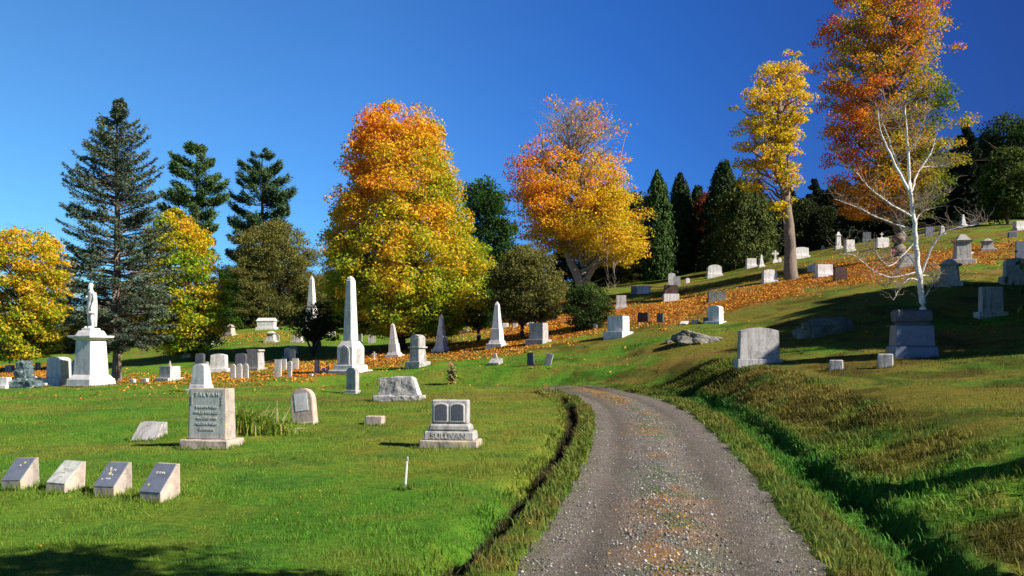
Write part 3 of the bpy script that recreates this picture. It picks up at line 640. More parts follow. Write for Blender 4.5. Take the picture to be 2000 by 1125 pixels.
gt = broadleaf('green_tree', 950, 95, [(350,925,965),(365,900,985),(420,895,1000),(480,900,1015),(540,900,1020),(590,920,1010)], 0,
   'green leaved tree between the broad maple and the half bare maple', [(.015,.04,.01),(.03,.075,.012),(.07,.15,.015),(.13,.22,.02)], lambda h, s, n: .55-.25*h+.7*(n-.5), nc=230, per=110, cr=1.3, leaf=.16, tr=.3, seed=45, bark='barkd')
broadleaf('apple_tree', 1020, 52, [(482,1010,1040),(500,978,1075),(530,955,1105),(570,945,1118),(605,955,1100),(622,985,1070)], 0,
   'low spreading olive green apple tree behind the narrow finialed obelisk', OLV, lambda h, s, n: .32+.25*h+.5*(n-.5), nc=300, per=100, cr=.55, leaf=.07, tr=.13, seed=47, bark='barkd', fork=.2)
broadleaf('shade_tree', 935, 56, [(560,915,960),(590,900,975),(625,905,965),(640,920,955)], 0,
   'small green tree tucked under the right side of the broad maple', [(.02,.05,.01),(.05,.12,.015),(.12,.22,.02),(.3,.3,.03)], lambda h, s, n: .35+.5*(n-.5), nc=80, per=70, cr=.5, leaf=.08, tr=.13, seed=49, bark='barkd')
rb = broadleaf('round_bush', 1147, 50, [(550,1125,1160),(572,1108,1188),(600,1102,1200),(625,1108,1190),(645,1122,1175)], 0,
   'dense dark green bush beside the orange leaf bank', DKG, lambda h, s, n: .45+.4*h+.5*(n-.5), nc=170, per=110, cr=.45, leaf=.06, tr=.08, seed=51, bark='barkd')
broadleaf('red_tree', 1380, 96, [(377,1372,1392),(395,1362,1400),(430,1360,1402),(448,1366,1398)], 0,
   'small crimson tree glimpsed between the dark cedars', [(.16,.04,.02),(.38,.07,.03),(.48,.15,.04)], lambda h, s, n: .5+.6*(n-.5), nc=110, per=110, cr=.8, leaf=.10, tr=.2, seed=53, bark='barkd')
BLU = [(.04,.055,.04),(.06,.09,.06),(.09,.13,.08),(.13,.16,.09)]
sprRows = [(200,236,241),(222,222,254),(255,190,280),(300,172,300),(345,140,312),(400,120,312),(440,110,320),(480,128,330),(540,120,345),(600,118,345),(650,130,335),(680,160,300)]
conifer('blue_spruce', 228, 46, 200, 0, 'tall ragged blue green spruce standing behind the statue', rows=sprRows, nb=360, per=200, bark='bark', tr=.24, colors=BLU, needle=.085, bare=.5, droop=.20, seed=61, up=.08)
PNC = [(.03,.065,.03),(.055,.11,.04),(.09,.16,.05),(.14,.20,.06)]
conifer('white_pine', 385, 90, 283, 0, 'first white pine, its open crown above the golden maple', 'pine', rows=[(283,376,388),(305,340,412),(345,325,432),(380,318,448),(420,312,440),(460,330,420),(520,345,420)], nb=120, per=300, colors=PNC, needle=.20, tr=.3, seed=63, up=.10)
conifer('white_pine', 512, 96, 292, 0, 'second white pine, standing clear against the sky above the olive tree', 'pine', rows=[(292,506,517),(315,478,540),(350,462,562),(395,452,578),(430,450,572),(480,440,575),(560,450,570)], nb=130, per=320, colors=[(.025,.06,.035),(.045,.095,.05),(.075,.14,.06),(.11,.17,.07)], needle=.20, tr=.3, seed=65, up=.10)
ARB = [(.02,.045,.012),(.035,.075,.016),(.06,.115,.02),(.10,.15,.028)]
column_tree('cedar_tree', 1283, 90, [(345,1281,1286),(370,1268,1300),(420,1260,1308),(480,1256,1312),(540,1258,1310),(570,1262,1306)], 'bright green columnar cedar right of the half bare maple', ARB, seed=71, leaf=.17, n=20000)
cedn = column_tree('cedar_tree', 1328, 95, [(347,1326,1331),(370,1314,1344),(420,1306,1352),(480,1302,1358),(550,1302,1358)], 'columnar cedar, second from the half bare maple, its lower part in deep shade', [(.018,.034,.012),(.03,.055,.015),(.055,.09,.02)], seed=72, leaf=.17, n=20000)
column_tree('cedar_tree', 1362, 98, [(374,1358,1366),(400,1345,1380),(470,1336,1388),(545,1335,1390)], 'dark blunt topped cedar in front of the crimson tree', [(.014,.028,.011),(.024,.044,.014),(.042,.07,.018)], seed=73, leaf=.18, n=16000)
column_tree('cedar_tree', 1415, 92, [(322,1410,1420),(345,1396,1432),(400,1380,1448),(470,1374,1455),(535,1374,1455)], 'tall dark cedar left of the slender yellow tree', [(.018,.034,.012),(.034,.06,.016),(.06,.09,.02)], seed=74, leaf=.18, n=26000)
cedb = column_tree('cedar_tree', 1450, 82, [(362,1440,1460),(390,1415,1490),(440,1400,1508),(500,1398,1512),(528,1405,1505)], 'broad light green cedar behind the row of small white stones', [(.03,.05,.012),(.06,.085,.018),(.10,.12,.025),(.15,.16,.03)], seed=75, leaf=.14, n=34000)
DSP = [(.012,.022,.012),(.022,.038,.018),(.036,.058,.026)]
conifer('dark_spruce', 1886, 88, 243, 0, 'black green pointed spruce right of the tall rusty maple', rows=[(243,1884,1888),(280,1868,1905),(330,1850,1922),(390,1838,1930),(440,1835,1935)], nb=230, per=210, colors=DSP, needle=.20, bare=.1, seed=81)
broadleaf('dark_tree', 1962, 98, [(224,1950,1985),(245,1918,2010),(290,1905,2040),(340,1910,2060),(400,1915,2060),(430,1930,2040)], 0,
   'dark round crowned tree rising at the right edge', DKG, lambda h, s, n: .35+.5*(n-.5), nc=230, per=100, cr=1.5, leaf=.18, tr=.35, seed=83, bark='barkd')
broadleaf('green_tree', 1968, 80, [(285,1955,1985),(310,1930,2008),(350,1918,2020),(395,1922,2020),(425,1940,2000)], 0,
   'light green tree standing in front of the dark tree at the right edge', [(.03,.05,.01),(.07,.11,.015),(.12,.17,.02)], lambda h, s, n: .45+.5*(n-.5), nc=150, per=100, cr=.9, leaf=.13, tr=.14, seed=85, bark='bark')
# background row: three kinds, copied
bs = conifer('dark_spruce', 1590, 105, 360, 0, 'dark spruce in the wood just right of the slender yellow tree', rows=[(352,1588,1592),(385,1572,1608),(430,1556,1624),(490,1548,1632)], nb=170, per=190, colors=DSP, needle=.24, bare=.05, seed=91)
bt = broadleaf('dark_tree', 1640, 100, [(362,1620,1660),(385,1595,1685),(430,1588,1692),(480,1600,1680)], 0,
   'dark leafy tree in the wood between the two tall autumn trees', [(.012,.022,.008),(.025,.04,.010),(.05,.065,.013),(.09,.09,.018)], lambda h, s, n: .35+.6*(n-.5), nc=200, per=100, cr=1.4, leaf=.18, tr=.3, seed=93, bark='barkd')
bg_ = 'dark trees of the wood behind the cemetery'
bs['group'] = bg_; bt['group'] = bg_; k = 0
BL = 'dark tree in the wood closing off the cemetery behind the gravestones'
bgl = [(1306,101,1,1.0),(1345,104,1,1.15),(1388,102,1,1.1),(1432,100,1,1.1),(1470,98,1,1.05),(1365,108,0,1.3),(1320,108,0,1.1),(1690,104,0,1.15),(1735,110,1,1.2),(1790,104,0,1.25),(1835,100,1,1.2),(1815,112,0,1.5),(1860,96,0,.95),(1925,100,1,1.2),(1990,104,0,1.3),(2050,100,1,1.3),(1540,104,0,1.05),(1500,100,1,1.0),(1560,98,1,.9),(1480,106,0,1.15),(1345,106,0,1.0),(1380,112,1,1.0),(1230,100,1,.8),(1190,104,0,.8),(1150,98,1,.7),(1090,98,1,.75),(1040,96,0,.8),(1010,94,1,.85),(975,104,0,.95),(900,100,1,.85),(860,96,1,.8),(800,98,0,.8),(740,98,1,.8),(690,98,0,.8),(645,96,1,.85),(600,100,0,.8),(560,102,1,.75),(500,98,0,.62),(468,96,1,.62),(425,94,1,.60),(380,92,1,.6),(330,92,0,.6),(280,90,1,.6),(220,92,1,.55),(160,92,0,.55),(100,92,1,.6),(40,90,0,.65),(-20,88,1,.7),(-80,86,0,.8),(450,88,1,.9),(485,90,1,.8),(625,92,0,.75),(665,93,1,.8),(250,86,0,.7),(1160,99,1,1.25),(1205,100,0,1.3),(1243,98,1,1.3),(1180,96,0,.9),(1235,95,0,.9),(190,86,1,.7),(130,88,0,.65),(2110,92,1,1.3),(1660,88,0,.72),(1710,92,1,.8),(1610,92,1,.65)]
for px, Y, kd, scl in bgl:
    if px < 1240:
        src, q_ = ((gt, .50) if k % 3 == 0 else (ot, .72)); k += 1
        copy_tree(src, px, Y, 'green and olive tree in the low tree line behind the left and middle graves', q_*scl*rnd.uniform(.9, 1.15), rnd.uniform(0, 6.28), 'trees of the low tree line')
    else: copy_tree(bt if kd else bs, px, Y, BL, scl*rnd.uniform(.92, 1.08), rnd.uniform(0, 6.28), bg_+' seen only as one mass')
# trees outside the frame on the right whose shade falls across the lawn
def aside(src, x, y, s, label, rz=0):
    r = copy_tree(src, 1000, 20, label, s, rz); r.location = (x, y, h1(x, y)-.1); return r
for i, (x, y, s_) in enumerate([(20.3,26.2,.85),(21.4,28.6,1.1),(22.9,30.8,1.1),(24.4,33.0,1.2),(26.9,35.0,1.25),(28.9,37.0,1.25)]):
    r_ = aside(cedb, x, y, s_, 'dark cedar standing right of the view whose shade crosses the lawn', i*1.3); r_['group'] = 'shade trees beyond the right edge'
aside(cedn, 19.6, 22.9, .80, 'narrow cedar standing right of the view whose shade falls on the dark monument')
aside(yt, 4.6, 3.4, .55, 'slender leafy tree standing right of the camera that shades the near lawn')

aside(rb, 6.2, 5.0, .85, 'round dense bush standing right of the camera beside the ditch')
aside(cedn, 10.6, 8.5, .42, 'slim young cedar standing right of the view near the ditch')
# bare birch -----------------------------------------------------------
rg = np.random.default_rng(3); rnd = random.Random(3)
root, (bx, by, bz) = tree_root('birch_tree', 1804, 28.5, 'leafless white birch with forking limbs beside the large dark monument', 'tree')
def bp(q, dy=0): k = 28.5/FPX; return ((q[0]-1804)*k, dy, CZ+(HY-q[1])*k-bz)
def blimb(pts, r0, r1, dy0, dy1, seg=6):
    P = [bp(q, dy0+(dy1-dy0)*i/(len(pts)-1)) for i, q in enumerate(pts)]; P = [tuple(v) for v in catmull(P, 5)]
    P = [P[0]]+[(p[0]+rnd.gauss(0,.012), p[1]+rnd.gauss(0,.012), p[2]+rnd.gauss(0,.008)) for p in P[1:]]
    return P, tube(P, np.linspace(r0, r1, len(P))*(.95 if r0 > .1 else .70), seg)
bl = [([(1806,702),(1805,645),(1803,610),(1798,560),(1790,480),(1782,410),(1776,345),(1772,275),(1768,205)], .15, .02, 0, 0),
 ([(1779,380),(1740,315),(1712,262),(1700,215)], .075, .012, 0, -.5), ([(1777,372),(1754,305),(1738,245),(1734,215)], .055, .01, 0, .6),
 ([(1778,378),(1800,332),(1828,295),(1842,262)], .055, .01, 0, .5), ([(1808,324),(1840,320),(1868,320)], .03, .006, .2, .4),
 ([(1784,425),(1735,402),(1692,376),(1655,345)], .055, .01, 0, -.7), ([(1786,450),(1728,427),(1682,402),(1640,384)], .045, .008, 0, .5),
 ([(1772,272),(1756,235),(1745,212)], .03, .006, 0, .2), ([(1774,300),(1790,270),(1796,230)], .03, .006, 0, -.4),
 ([(1784,408),(1800,393),(1842,381)], .035, .006, 0, -.4), ([(1787,435),(1806,412),(1828,404)], .03, .006, 0, .4),
 ([(1793,500),(1770,450),(1764,420)], .04, .01, 0, .5), ([(1799,540),(1818,480),(1842,453),(1885,444),(1908,438)], .06, .008, 0, -.6),
 ([(1796,548),(1772,545),(1750,560),(1730,588)], .035, .007, 0, -.6), ([(1793,525),(1775,498),(1758,535),(1745,560)], .03, .006, 0, .5),
 ([(1801,590),(1815,560),(1828,535)], .03, .007, 0, -.3), ([(1800,538),(1826,540),(1845,555),(1872,560)], .035, .007, 0, .5),
 ([(1794,530),(1735,543),(1690,528),(1655,505),(1622,500)], .035, .006, 0, -.9), ([(1790,470),(1735,519),(1710,515),(1686,495)], .03, .006, 0, -.9)]
parts = []; paths = []
for pts, r0, r1, d0, d1 in bl:
    P, tb = blimb(pts, r0, r1, d0, d1, 10 if r0 > .1 else 6); parts.append(tb); paths.append(P)
V, F = merge(parts); link('trunk', mesh_np('trunk', V, F, None, True), M['birch'], root)
parts = []
for P in paths:
    for j in range(44):
        i0 = rnd.randint(len(P)//4, len(P)-1); a = Vector(P[i0]); o = Vector((rnd.gauss(0,.5), rnd.gauss(0,.5), rnd.uniform(.05,.75)))
        parts.append(tube(curve(a, a+o, .08, 4, .05), [.008,.006,.005,.004,.003], 3))
V, F = merge(parts); link('twigs', mesh_np('twigs', V, F, None, True), M['barkl'], root)
for px, Y, hh, lb in ((1187,74,2.9,'thin white birch stem, left one of the two by the bush'),(1200,75,2.5,'thin white birch stem, right one of the two by the bush')):
    r_, (x0, y0, z0) = tree_root('birch_sapling', px, Y, lb, 'tree'); parts = [tube([(0,0,-.2),(.1,0,hh*.4),(-.1,0,hh),(.1,0,hh*1.5)], [.035,.028,.018,.01], 6)]
    for j in range(16):
        zz = rnd.uniform(.4, hh*1.3); o = Vector((rnd.gauss(0,.7), rnd.gauss(0,.7), rnd.uniform(.4,1.3))); parts.append(tube(curve((0,0,zz), Vector((0,0,zz))+o, .0, 4, .03), [.014,.011,.009,.007,.004], 4))
    V, F = merge(parts); link('trunk', mesh_np('trunk', V, F, None, True), M['barkl'], r_)

# ------------------------------------------------------------------ stones
def bm_new(): return bmesh.new()
def frus(bm, w0, d0, w1, d1, z0, z1, cx=0, cy=0, bev=.012):
    v = [bm.verts.new((cx+sx*w/2, cy+sy*d/2, z)) for z, w, d in ((z0,w0,d0),(z1,w1,d1)) for sx, sy in ((-1,-1),(1,-1),(1,1),(-1,1))]
    fs = [bm.faces.new([v[i] for i in q]) for q in ((3,2,1,0),(4,5,6,7),(0,1,5,4),(1,2,6,5),(2,3,7,6),(3,0,4,7))]
    if bev: bmesh.ops.bevel(bm, geom=list({e for f in fs for e in f.edges}), offset=bev, segments=1, affect='EDGES')
    return bm
def outl(top, w, h, taper=0., n=10):
    """front outline (x,z) from bottom left round to bottom right, z from 0 to h"""
    a = w/2; b = a*(1-taper)
    if top == 'flat': T = [(-b,h),(b,h)]
    elif top == 'serp': T = [(-b+2*b*i/n, h-.10*h+.10*h*math.sin(math.pi*i/n)) for i in range(n+1)]
    elif top == 'round': T = [(-b*math.cos(math.pi*i/n), h-b+b*math.sin(math.pi*i/n)) for i in range(n+1)]
    elif top == 'seg': T = [(-b*math.cos(math.pi*i/n), h-.45*b+.45*b*math.sin(math.pi*i/n)) for i in range(n+1)]
    elif top == 'peak': T = [(-b,h-.12*h),(-b*.55,h-.02*h),(0,h),(b*.55,h-.02*h),(b,h-.12*h)]
    elif top == 'gothic': T = [(-b,h*.72),(-b*.85,h*.83),(-b*.5,h*.94),(0,h),(b*.5,h*.94),(b*.85,h*.83),(b,h*.72)]
    elif top == 'slope': T = [(-b,h*.72),(b*.1,h*.8),(b,h)]
    elif top == 'flare': T = [(-b*.86,h*.86),(-b*1.12,h*.93),(-b*1.05,h),(b*1.05,h*.99),(b*1.15,h*.9),(b*.9,h*.84)]
    return [(-a,0)]+T+[(a,0)]
def prism(bm, pts, d, z0=0, bev=.012, d1=None):
    d1 = d if d1 is None else d1; zt = max(p[1] for p in pts) or 1
    def dep(z): return d+(d1-d)*z/zt
    A = [bm.verts.new((x, -dep(z)/2, z+z0)) for x, z in pts]; B = [bm.verts.new((x, dep(z)/2, z+z0)) for x, z in pts]
    n = len(pts); fs = [bm.faces.new(A[::-1]), bm.faces.new(B)]
    for i in range(n): fs.append(bm.faces.new((A[i], A[(i+1) % n], B[(i+1) % n], B[i])))
    bmesh.ops.recalc_face_normals(bm, faces=fs)
    if bev: bmesh.ops.bevel(bm, geom=[e for e in fs[0].edges]+[e for e in fs[1].edges], offset=bev, segments=2, affect='EDGES')
    return bm
def roughen(bm, amp, cuts=5, seed=0):
    bmesh.ops.triangulate(bm, faces=bm.faces[:])
    for _ in range(cuts):
        es = [e for e in bm.edges if e.calc_length() > amp*3.2]
        if not es: break
        bmesh.ops.subdivide_edges(bm, edges=es, cuts=1, use_grid_fill=True)
        bmesh.ops.triangulate(bm, faces=bm.faces[:])
    from mathutils import noise as mn
    for v in bm.verts:
        q = v.co*4+Vector((seed*3.1, 0, seed)); d = mn.noise_vector(q)*amp+mn.noise_vector(q*2.7)*amp*.5
        v.co += d
def fin(bm, name, mat, parent=None, smooth=False):
    bmesh.ops.recalc_face_normals(bm, faces=bm.faces[:])
    me = bpy.data.meshes.new(name); bm.to_mesh(me); bm.free()
    if smooth: me.polygons.foreach_set('use_smooth', np.ones(len(me.polygons), bool))
    return link(name, me, M[mat] if isinstance(mat, str) else mat, parent)
BASES = []
def root_at(name, px, py, Y, yaw, label, cat, group=None, tilt=0, roll=0, sink=.03):
    x, y, z = at(px, py, Y); BASES.append((x, y, R(yaw), name)); o = link(name, None, loc=(x, y, z-sink), rot=(R(tilt), R(roll), R(yaw))); tag(o, label, cat, group); return o, y/FPX
def text_mesh(s, size, ext=.006):
    cu = bpy.data.curves.new('inscription', 'FONT'); cu.body = s; cu.size = size; cu.extrude = ext; cu.align_x = 'CENTER'
    o = bpy.data.objects.new('inscription', cu); COL.objects.link(o)
    me = bpy.data.meshes.new_from_object(o.evaluated_get(bpy.context.evaluated_depsgraph_get())); COL.objects.unlink(o); bpy.data.objects.remove(o); return me
def inscription(s, size, loc, parent, mat='letter', rot=(R(90),0,0), sx=1, name='inscription'):
    o = link(name, text_mesh(s, size), M[mat], parent, loc, rot); o.scale = (sx, 1, 1); return o

G = 'gravestones of the hillside cemetery'
def stone(kind, px, py, w, h, Y, yaw, mat, label, top='flat', dr=.45, tilt=0, roll=0, br=1.35, bh=.16, mat2=None, name=None, taper=.04):
    """w,h in photo pixels of the whole stone; turned into metres at its distance"""
    mat2 = mat2 or mat
    cat = {'die':'headstone','tab':'gravestone','obe':'obelisk','ped':'monument','block':'grave marker','sarc':'tomb','cross':'cross','wedge':'grave marker'}[kind]
    nm = name or {'die':'headstone','tab':'tablet_gravestone','obe':'obelisk','ped':'pedestal_monument','block':'grave_marker','sarc':'stone_tomb','cross':'stone_cross','wedge':'slant_marker'}[kind]
    o, k = root_at(nm, px, py, Y, yaw, label, cat, G, tilt, roll); W, H = w*k, h*k+.03
    cx_, cy_ = math.cos(R(yaw))*W/2, math.sin(R(yaw))*W/2; zs = height([o.location.x-cx_, o.location.x+cx_, o.location.x], [o.location.y-cy_, o.location.y+cy_, o.location.y])
    if W > .5: o.location.z += float(np.clip(.7*(zs.max()-zs[2]), 0, .18))
    if kind in ('tab', 'block', 'wedge'):
        me_o = o; bm = bm_new()
        if kind == 'tab': prism(bm, outl(top, W, H+.15, taper), max(W*dr*.4, .09), -.15, min(.012, W*.04))
        elif kind == 'block': frus(bm, W, W*dr*1.3, W*.97, W*dr*1.2, -.1, H, bev=min(.02, W*.06))
        else:
            d = W*.9; prs = [(-d/2,-.1),(-d/2,H*.28),(d*.3,H),(d/2,H),(d/2,-.1)]
            A = [bm.verts.new((-W/2, a, b)) for a, b in prs]; B = [bm.verts.new((W/2, a, b)) for a, b in prs]
            bm.faces.new(A); bm.faces.new(B[::-1])
            for i in range(5): bm.faces.new((A[i], A[(i+1) % 5], B[(i+1) % 5], B[i]))
        x = fin(bm, nm, mat)
        for kk in ('label', 'category', 'group'): x[kk] = o[kk]
        x.location = o.location; x.rotation_euler = o.rotation_euler; bpy.data.objects.remove(o); x.name = nm; return x
    if kind == 'die':
        bH = H*bh; dW = W/br; d = dW*dr
        fin(frus(bm_new(), W, d*1.7, W*.98, d*1.6, -.45, bH, bev=.015), 'base', mat2, o)
        fin(prism(bm_new(), outl(top, dW, H-bH, taper), d, bH-.004, .012, d*(1-taper)), 'die', mat, o)
    elif kind == 'obe':
        b1 = H*.07; b2 = H*.14
        fin(frus(bm_new(), W, W, W*.97, W*.97, -.45, b1, bev=.015), 'base', mat2, o)
        fin(frus(bm_new(), W*.78, W*.78, W*.68, W*.68, b1-.004, b2, bev=.01), 'plinth', mat, o)
        bm = frus(bm_new(), W*.60, W*.60, W*.52, W*.52, b2-.004, H*.40, bev=.01); fin(bm, 'die', mat, o)
        fin(frus(bm_new(), W*.46, W*.46, W*.22, W*.22, H*.40-.006, H*.93, bev=.008), 'shaft', mat, o)
        fin(frus(bm_new(), W*.219, W*.219, W*.02, W*.02, H*.93-.004, H, bev=0), 'tip', mat, o)
    elif kind == 'ped':
        fin(frus(bm_new(), W, W*.8, W*.95, W*.76, -.45, H*.14, bev=.02), 'base', mat2, o)
        fin(frus(bm_new(), W*.66, W*.55, W*.56, W*.46, H*.14-.004, H*.72, bev=.02), 'die', mat, o)
        fin(frus(bm_new(), W*.62, W*.52, W*.82, W*.66, H*.72-.004, H*.80, bev=.01), 'cornice', mat, o)
        fin(frus(bm_new(), W*.60, W*.5, W*.22, W*.2, H*.80-.004, H, bev=.02), 'cap', mat, o)
    elif kind == 'sarc':
        fin(frus(bm_new(), W, W*.5, W*.96, W*.46, -.45, H*.2, bev=.015), 'base', mat2, o)
        fin(frus(bm_new(), W*.82, W*.38, W*.86, W*.40, H*.2-.004, H*.72, bev=.01), 'chest', mat, o)
        fin(frus(bm_new(), W*.95, W*.46, W*.80, W*.20, H*.72-.004, H, bev=.02), 'lid', mat, o)
    elif kind == 'cross':
        fin(frus(bm_new(), W*.9, W*.7, W*.7, W*.5, -.2, H*.22, bev=.01), 'base', mat2, o)
        bm = frus(bm_new(), W*.28, W*.22, W*.24, W*.2, H*.22-.004, H, bev=.008); frus(bm, W*.95, W*.19, W*.95, W*.19, H*.66, H*.80, bev=.008); fin(bm, 'cross', mat, o)
    return o
S = stone
# ---- left horizon and beyond
S('die',115,753,42,56,40,-14,'white','white headstone with a shallow peaked top just left of the statue monument','peak',.75,br=1.18,bh=.28)
S('die',10,757,28,20,40,-10,'white','low white block headstone cut by the left edge of the picture','flat',.8,br=1.15,bh=.3)
S('die',19,727,20,14,56,-10,'marble','small pale headstone in the shade under the left maple','flat',.6)
S('tab',68,752,9,18,40.5,-14,'marble','small rounded tablet, nearest to the dark rock monument of two','round')
S('tab',78,752,8,16,41,-14,'marble','small rounded tablet, farther of the two right of the dark rock monument','round',)
S('block',86,755,12,7,40,-14,'marble','tiny pale block in the grass left of the peaked white headstone')
S('tab',74,722,11,14,56,-10,'marble','small pale tablet among leaves behind the dark rock monument','flat')
S('die',101,716,15,14,62,-12,'marble','faint pale headstone far behind the peaked white headstone','flat')
S('ped',146,745,22,42,47,-30,'pink','weathered pinkish monument half hidden behind the statue pedestal')
S('block',259,749,13,9,39,-20,'marble','small low marker by the spruce trunk, left of the pair')
S('block',283,749,15,10,39,-20,'marble','small low marker by the spruce trunk, right of the pair')
S('die',332,742,36,27,42,-25,'marble','squat marble block headstone that carries a broken stub','flat',.9,br=1.2,bh=.2)
S('die',391,714,24,24,56,-10,'dark','dark headstone in the shade beside the golden maple trunk','serp')
S('tab',403,718,6,12,54,5,'marble','narrow pale stub leaning beside the dark shaded headstone','round',roll=8)
S('die',428,727,44,35,51,-6,'white','pale headstone with a gently arched top and broad base left of the three tablets','serp',.5,br=1.45,bh=.22)
S('die',471,712,24,22,58,-6,'dark','dark arched headstone behind the three narrow tablets','seg',br=1.1)
S('tab',455,740,12,29,45,-12,'marble','round topped narrow tablet, leftmost of the three','round')
S('tab',468,740,11,30,45.1,-12,'marble','round topped narrow tablet, middle of the three','round')
S('tab',480,739,12,29,45.2,-12,'marble','round topped narrow tablet, rightmost of the three','round')
S('die',499,722,36,40,50,-22,'grey','tall grey headstone with a flared top behind the three tablets','flare',.7,br=1.25,bh=.12)
S('tab',543,737,14,35,44,-10,'marble','tall white tablet, leftmost of the loose group of four','flat')
S('tab',554,724,12,23,50,-10,'marble','white tablet standing behind the tallest one of the loose group','flat')
S('tab',565,737,10,32,44,-16,'marble','narrow white tablet leaning beside the loose group','round',roll=3)
S('tab',577,722,13,22,50,-8,'marble','square topped tablet at the right of the loose group','flat')
S('tab',571,708,12,26,54,-10,'dark','dark narrow stone directly behind the loose group of tablets','seg')
S('die',563,699,20,20,58,-20,'marble','rounded pale headstone at the edge of the tree shade','seg')
S('die',574,690,24,14,62,-10,'grey','low wide grey headstone behind the rounded pale one','serp')
S('tab',619,730,11,28,45,-35,'grey','narrow grey tablet standing alone left of the tallest obelisk','round',.9)
S('tab',632,729,6,11,45,-20,'marble','tiny white marker, left of two beside the tallest obelisk','round')
S('tab',640,729,5,14,45,-20,'marble','tiny white marker, right of two beside the tallest obelisk','round')
S('block',608,735,8,5,44,-20,'white','very small white stone lying in front of the narrow grey tablet')
S('obe',609,647,30,108,82,-20,'white','tall dark obelisk in the tree shade at the back','flat')
S('sarc',521,643,40,22,86,-5,'white','white tomb on the far bank below the second white pine')
S('ped',449,655,26,21,82,-20,'pink','stepped pale monument on the far bank beside the golden maple')
S('ped',530,668,26,21,70,-10,'marble','stout pale pedestal stone on the grassy terrace')
S('tab',541,664,10,12,72,-10,'grey','small grey tablet touching the stout pedestal stone','round')
S('die',581,668,26,14,70,-10,'marble','broad pale headstone on the terrace under the small dark tree','flat')
S('block',409,674,14,10,70,-10,'white','white block stone with flowers before it by the golden maple')
S('die',620,682,16,18,63,-10,'dark','blue dark headstone deep in shade behind the tallest obelisk','round',br=1.1)
S('die',366,698,22,8,62,-10,'marble','low pale stone glimpsed under the golden maple','flat')
S('block',620,658,8,8,80,0,'white','small white stone in the back row, leftmost beside the tree stems')
S('block',630,656,8,8,80,0,'white','small white stone in the back row, second from the tree stems')
S('tab',641,656,7,9,80,0,'white','small white tablet in the back row, third from the tree stems','round')
S('tab',652,655,7,9,80,0,'white','small white tablet in the back row, nearest to the tallest obelisk','flat')
S('cross',731,703,10,16,52,0,'marble','small pale cross on the leaf strewn slope right of the tallest obelisk')
S('tab',703,670,10,18,66,-20,'grey','narrow grey stone just right of the tallest obelisk shaft','flat')
S('tab',726,670,15,15,66,0,'grey','bluish arched stone in the shade left of the leaning obelisk','seg')
S('block',722,652,14,9,80,-10,'pink','small pinkish block high on the slope left of the broad maple')
S('obe',771,697,30,66,53,-18,'marble','stained obelisk leaning left in front of the broad maple trunk',roll=-4)
S('die',819,647,21,12,75,-8,'white','low white headstone behind the gothic topped monument','serp')
S('obe',862,686,30,72,52,-25,'white','slim white obelisk, middle one of the three right of the broad maple trunk')
S('die',908,648,20,17,66,-15,'white','square white headstone between the two slim obelisks','flat',.8)
S('obe',971,678,34,88,50,-25,'white','tall slim obelisk with a pointed finial in front of the apple tree')
S('die',951,638,28,18,66,-10,'slate','wide blue grey headstone in shade left of the finialed obelisk','flat',br=1.1)
S('die',980,621,20,18,72,-8,'white','pale headstone high behind the finialed obelisk','flat')
S('block',987,640,12,9,64,-6,'white','little white block right behind the finialed obelisk')
S('block',1006,640,10,8,63,-6,'marble','little dull block left of the apple tree trunk')
S('die',1004,628,16,12,68,-8,'grey','grey lump shaped headstone in shade behind the apple tree trunk','round')
S('block',1035,634,14,8,62,-6,'white','little white block right of the apple tree trunk')
S('sarc',1037,627,26,24,66,-4,'slate','tomb with shade put into its dark colour and a sunlit peaked lid behind the apple tree',mat2='dark')  # slate and dark base carry the blue shade as stone colour
S('die',1071,628,34,23,61,-12,'brown','wide dark brown headstone with a lit right edge on the leaf bank','flat',.35,br=1.05)
S('die',1061,604,17,14,76,-6,'white','white headstone directly above the wide dark brown one','seg')
S('die',1098,611,16,15,70,-6,'dark','dark headstone half covered by the dense bush','flat')
S('tab',1084,579,7,9,86,0,'white','tiny white tablet between apple tree and half bare maple','peak')
S('die',1052,671,39,39,47,-30,'grey','dark faced headstone with sunlit right side on the leaf bank','flat',.75,br=1.25,bh=.2,mat2='grey')
S('tab',1037,713,14,24,39,-25,'dark','small dark upright tablet at the head of the road','flat',.7,roll=-3)
S('tab',1069,713,14,23,39,-20,'grey','small grey tablet leaning right beside the dark upright one','flat',.7,roll=14)
S('wedge',968,712,22,12,39,-25,'grey','small grey slant marker with a broken pale piece on it')
S('die',1208,657,44,38,45,-38,'white','blue black headstone with brilliant white side above the road bend','flat',.75,br=1.25,bh=.22)
S('tab',1162,642,9,11,47,-20,'white','tiny white marker between the bush and the blue black headstone','peak')
S('die',1213,602,24,24,59,-6,'marble','pale headstone beside the bush at the top of the leaf bank','flat',.6,br=1.2)
S('tab',1257,630,22,19,49,-30,'brown','dark brown stone, left of the pair at the foot of the leaf bank','flat',1.1)
S('tab',1290,629,13,17,49,-35,'dark','narrow dark stone, right of the pair at the foot of the leaf bank','flat',1.2)
S('die',1310,588,30,30,60,-4,'brown','dark monument with sunlight put into its white base colour on the edge of the leaf bank','flat',.6,br=1.15,bh=.42,mat2='white')  # sunlit foot imitated by a white base under the brown die
S('tab',1312,558,14,24,76,-10,'white','taller white stone of the overlapping pair on the ridge','seg',1)
S('tab',1322,559,14,18,75,-10,'grey','shorter grey stone of the overlapping pair on the ridge','flat',1)
S('sarc',1258,573,28,15,77,-20,'white','white tomb with a peaked lid on the shaded ridge')
S('tab',1239,574,13,15,76,-25,'slate','blue grey slab beside the white tomb on the ridge','flat',1)
S('tab',1343,553,8,10,78,0,'white','very small white stone on the ridge right of the overlapping pair','peak')
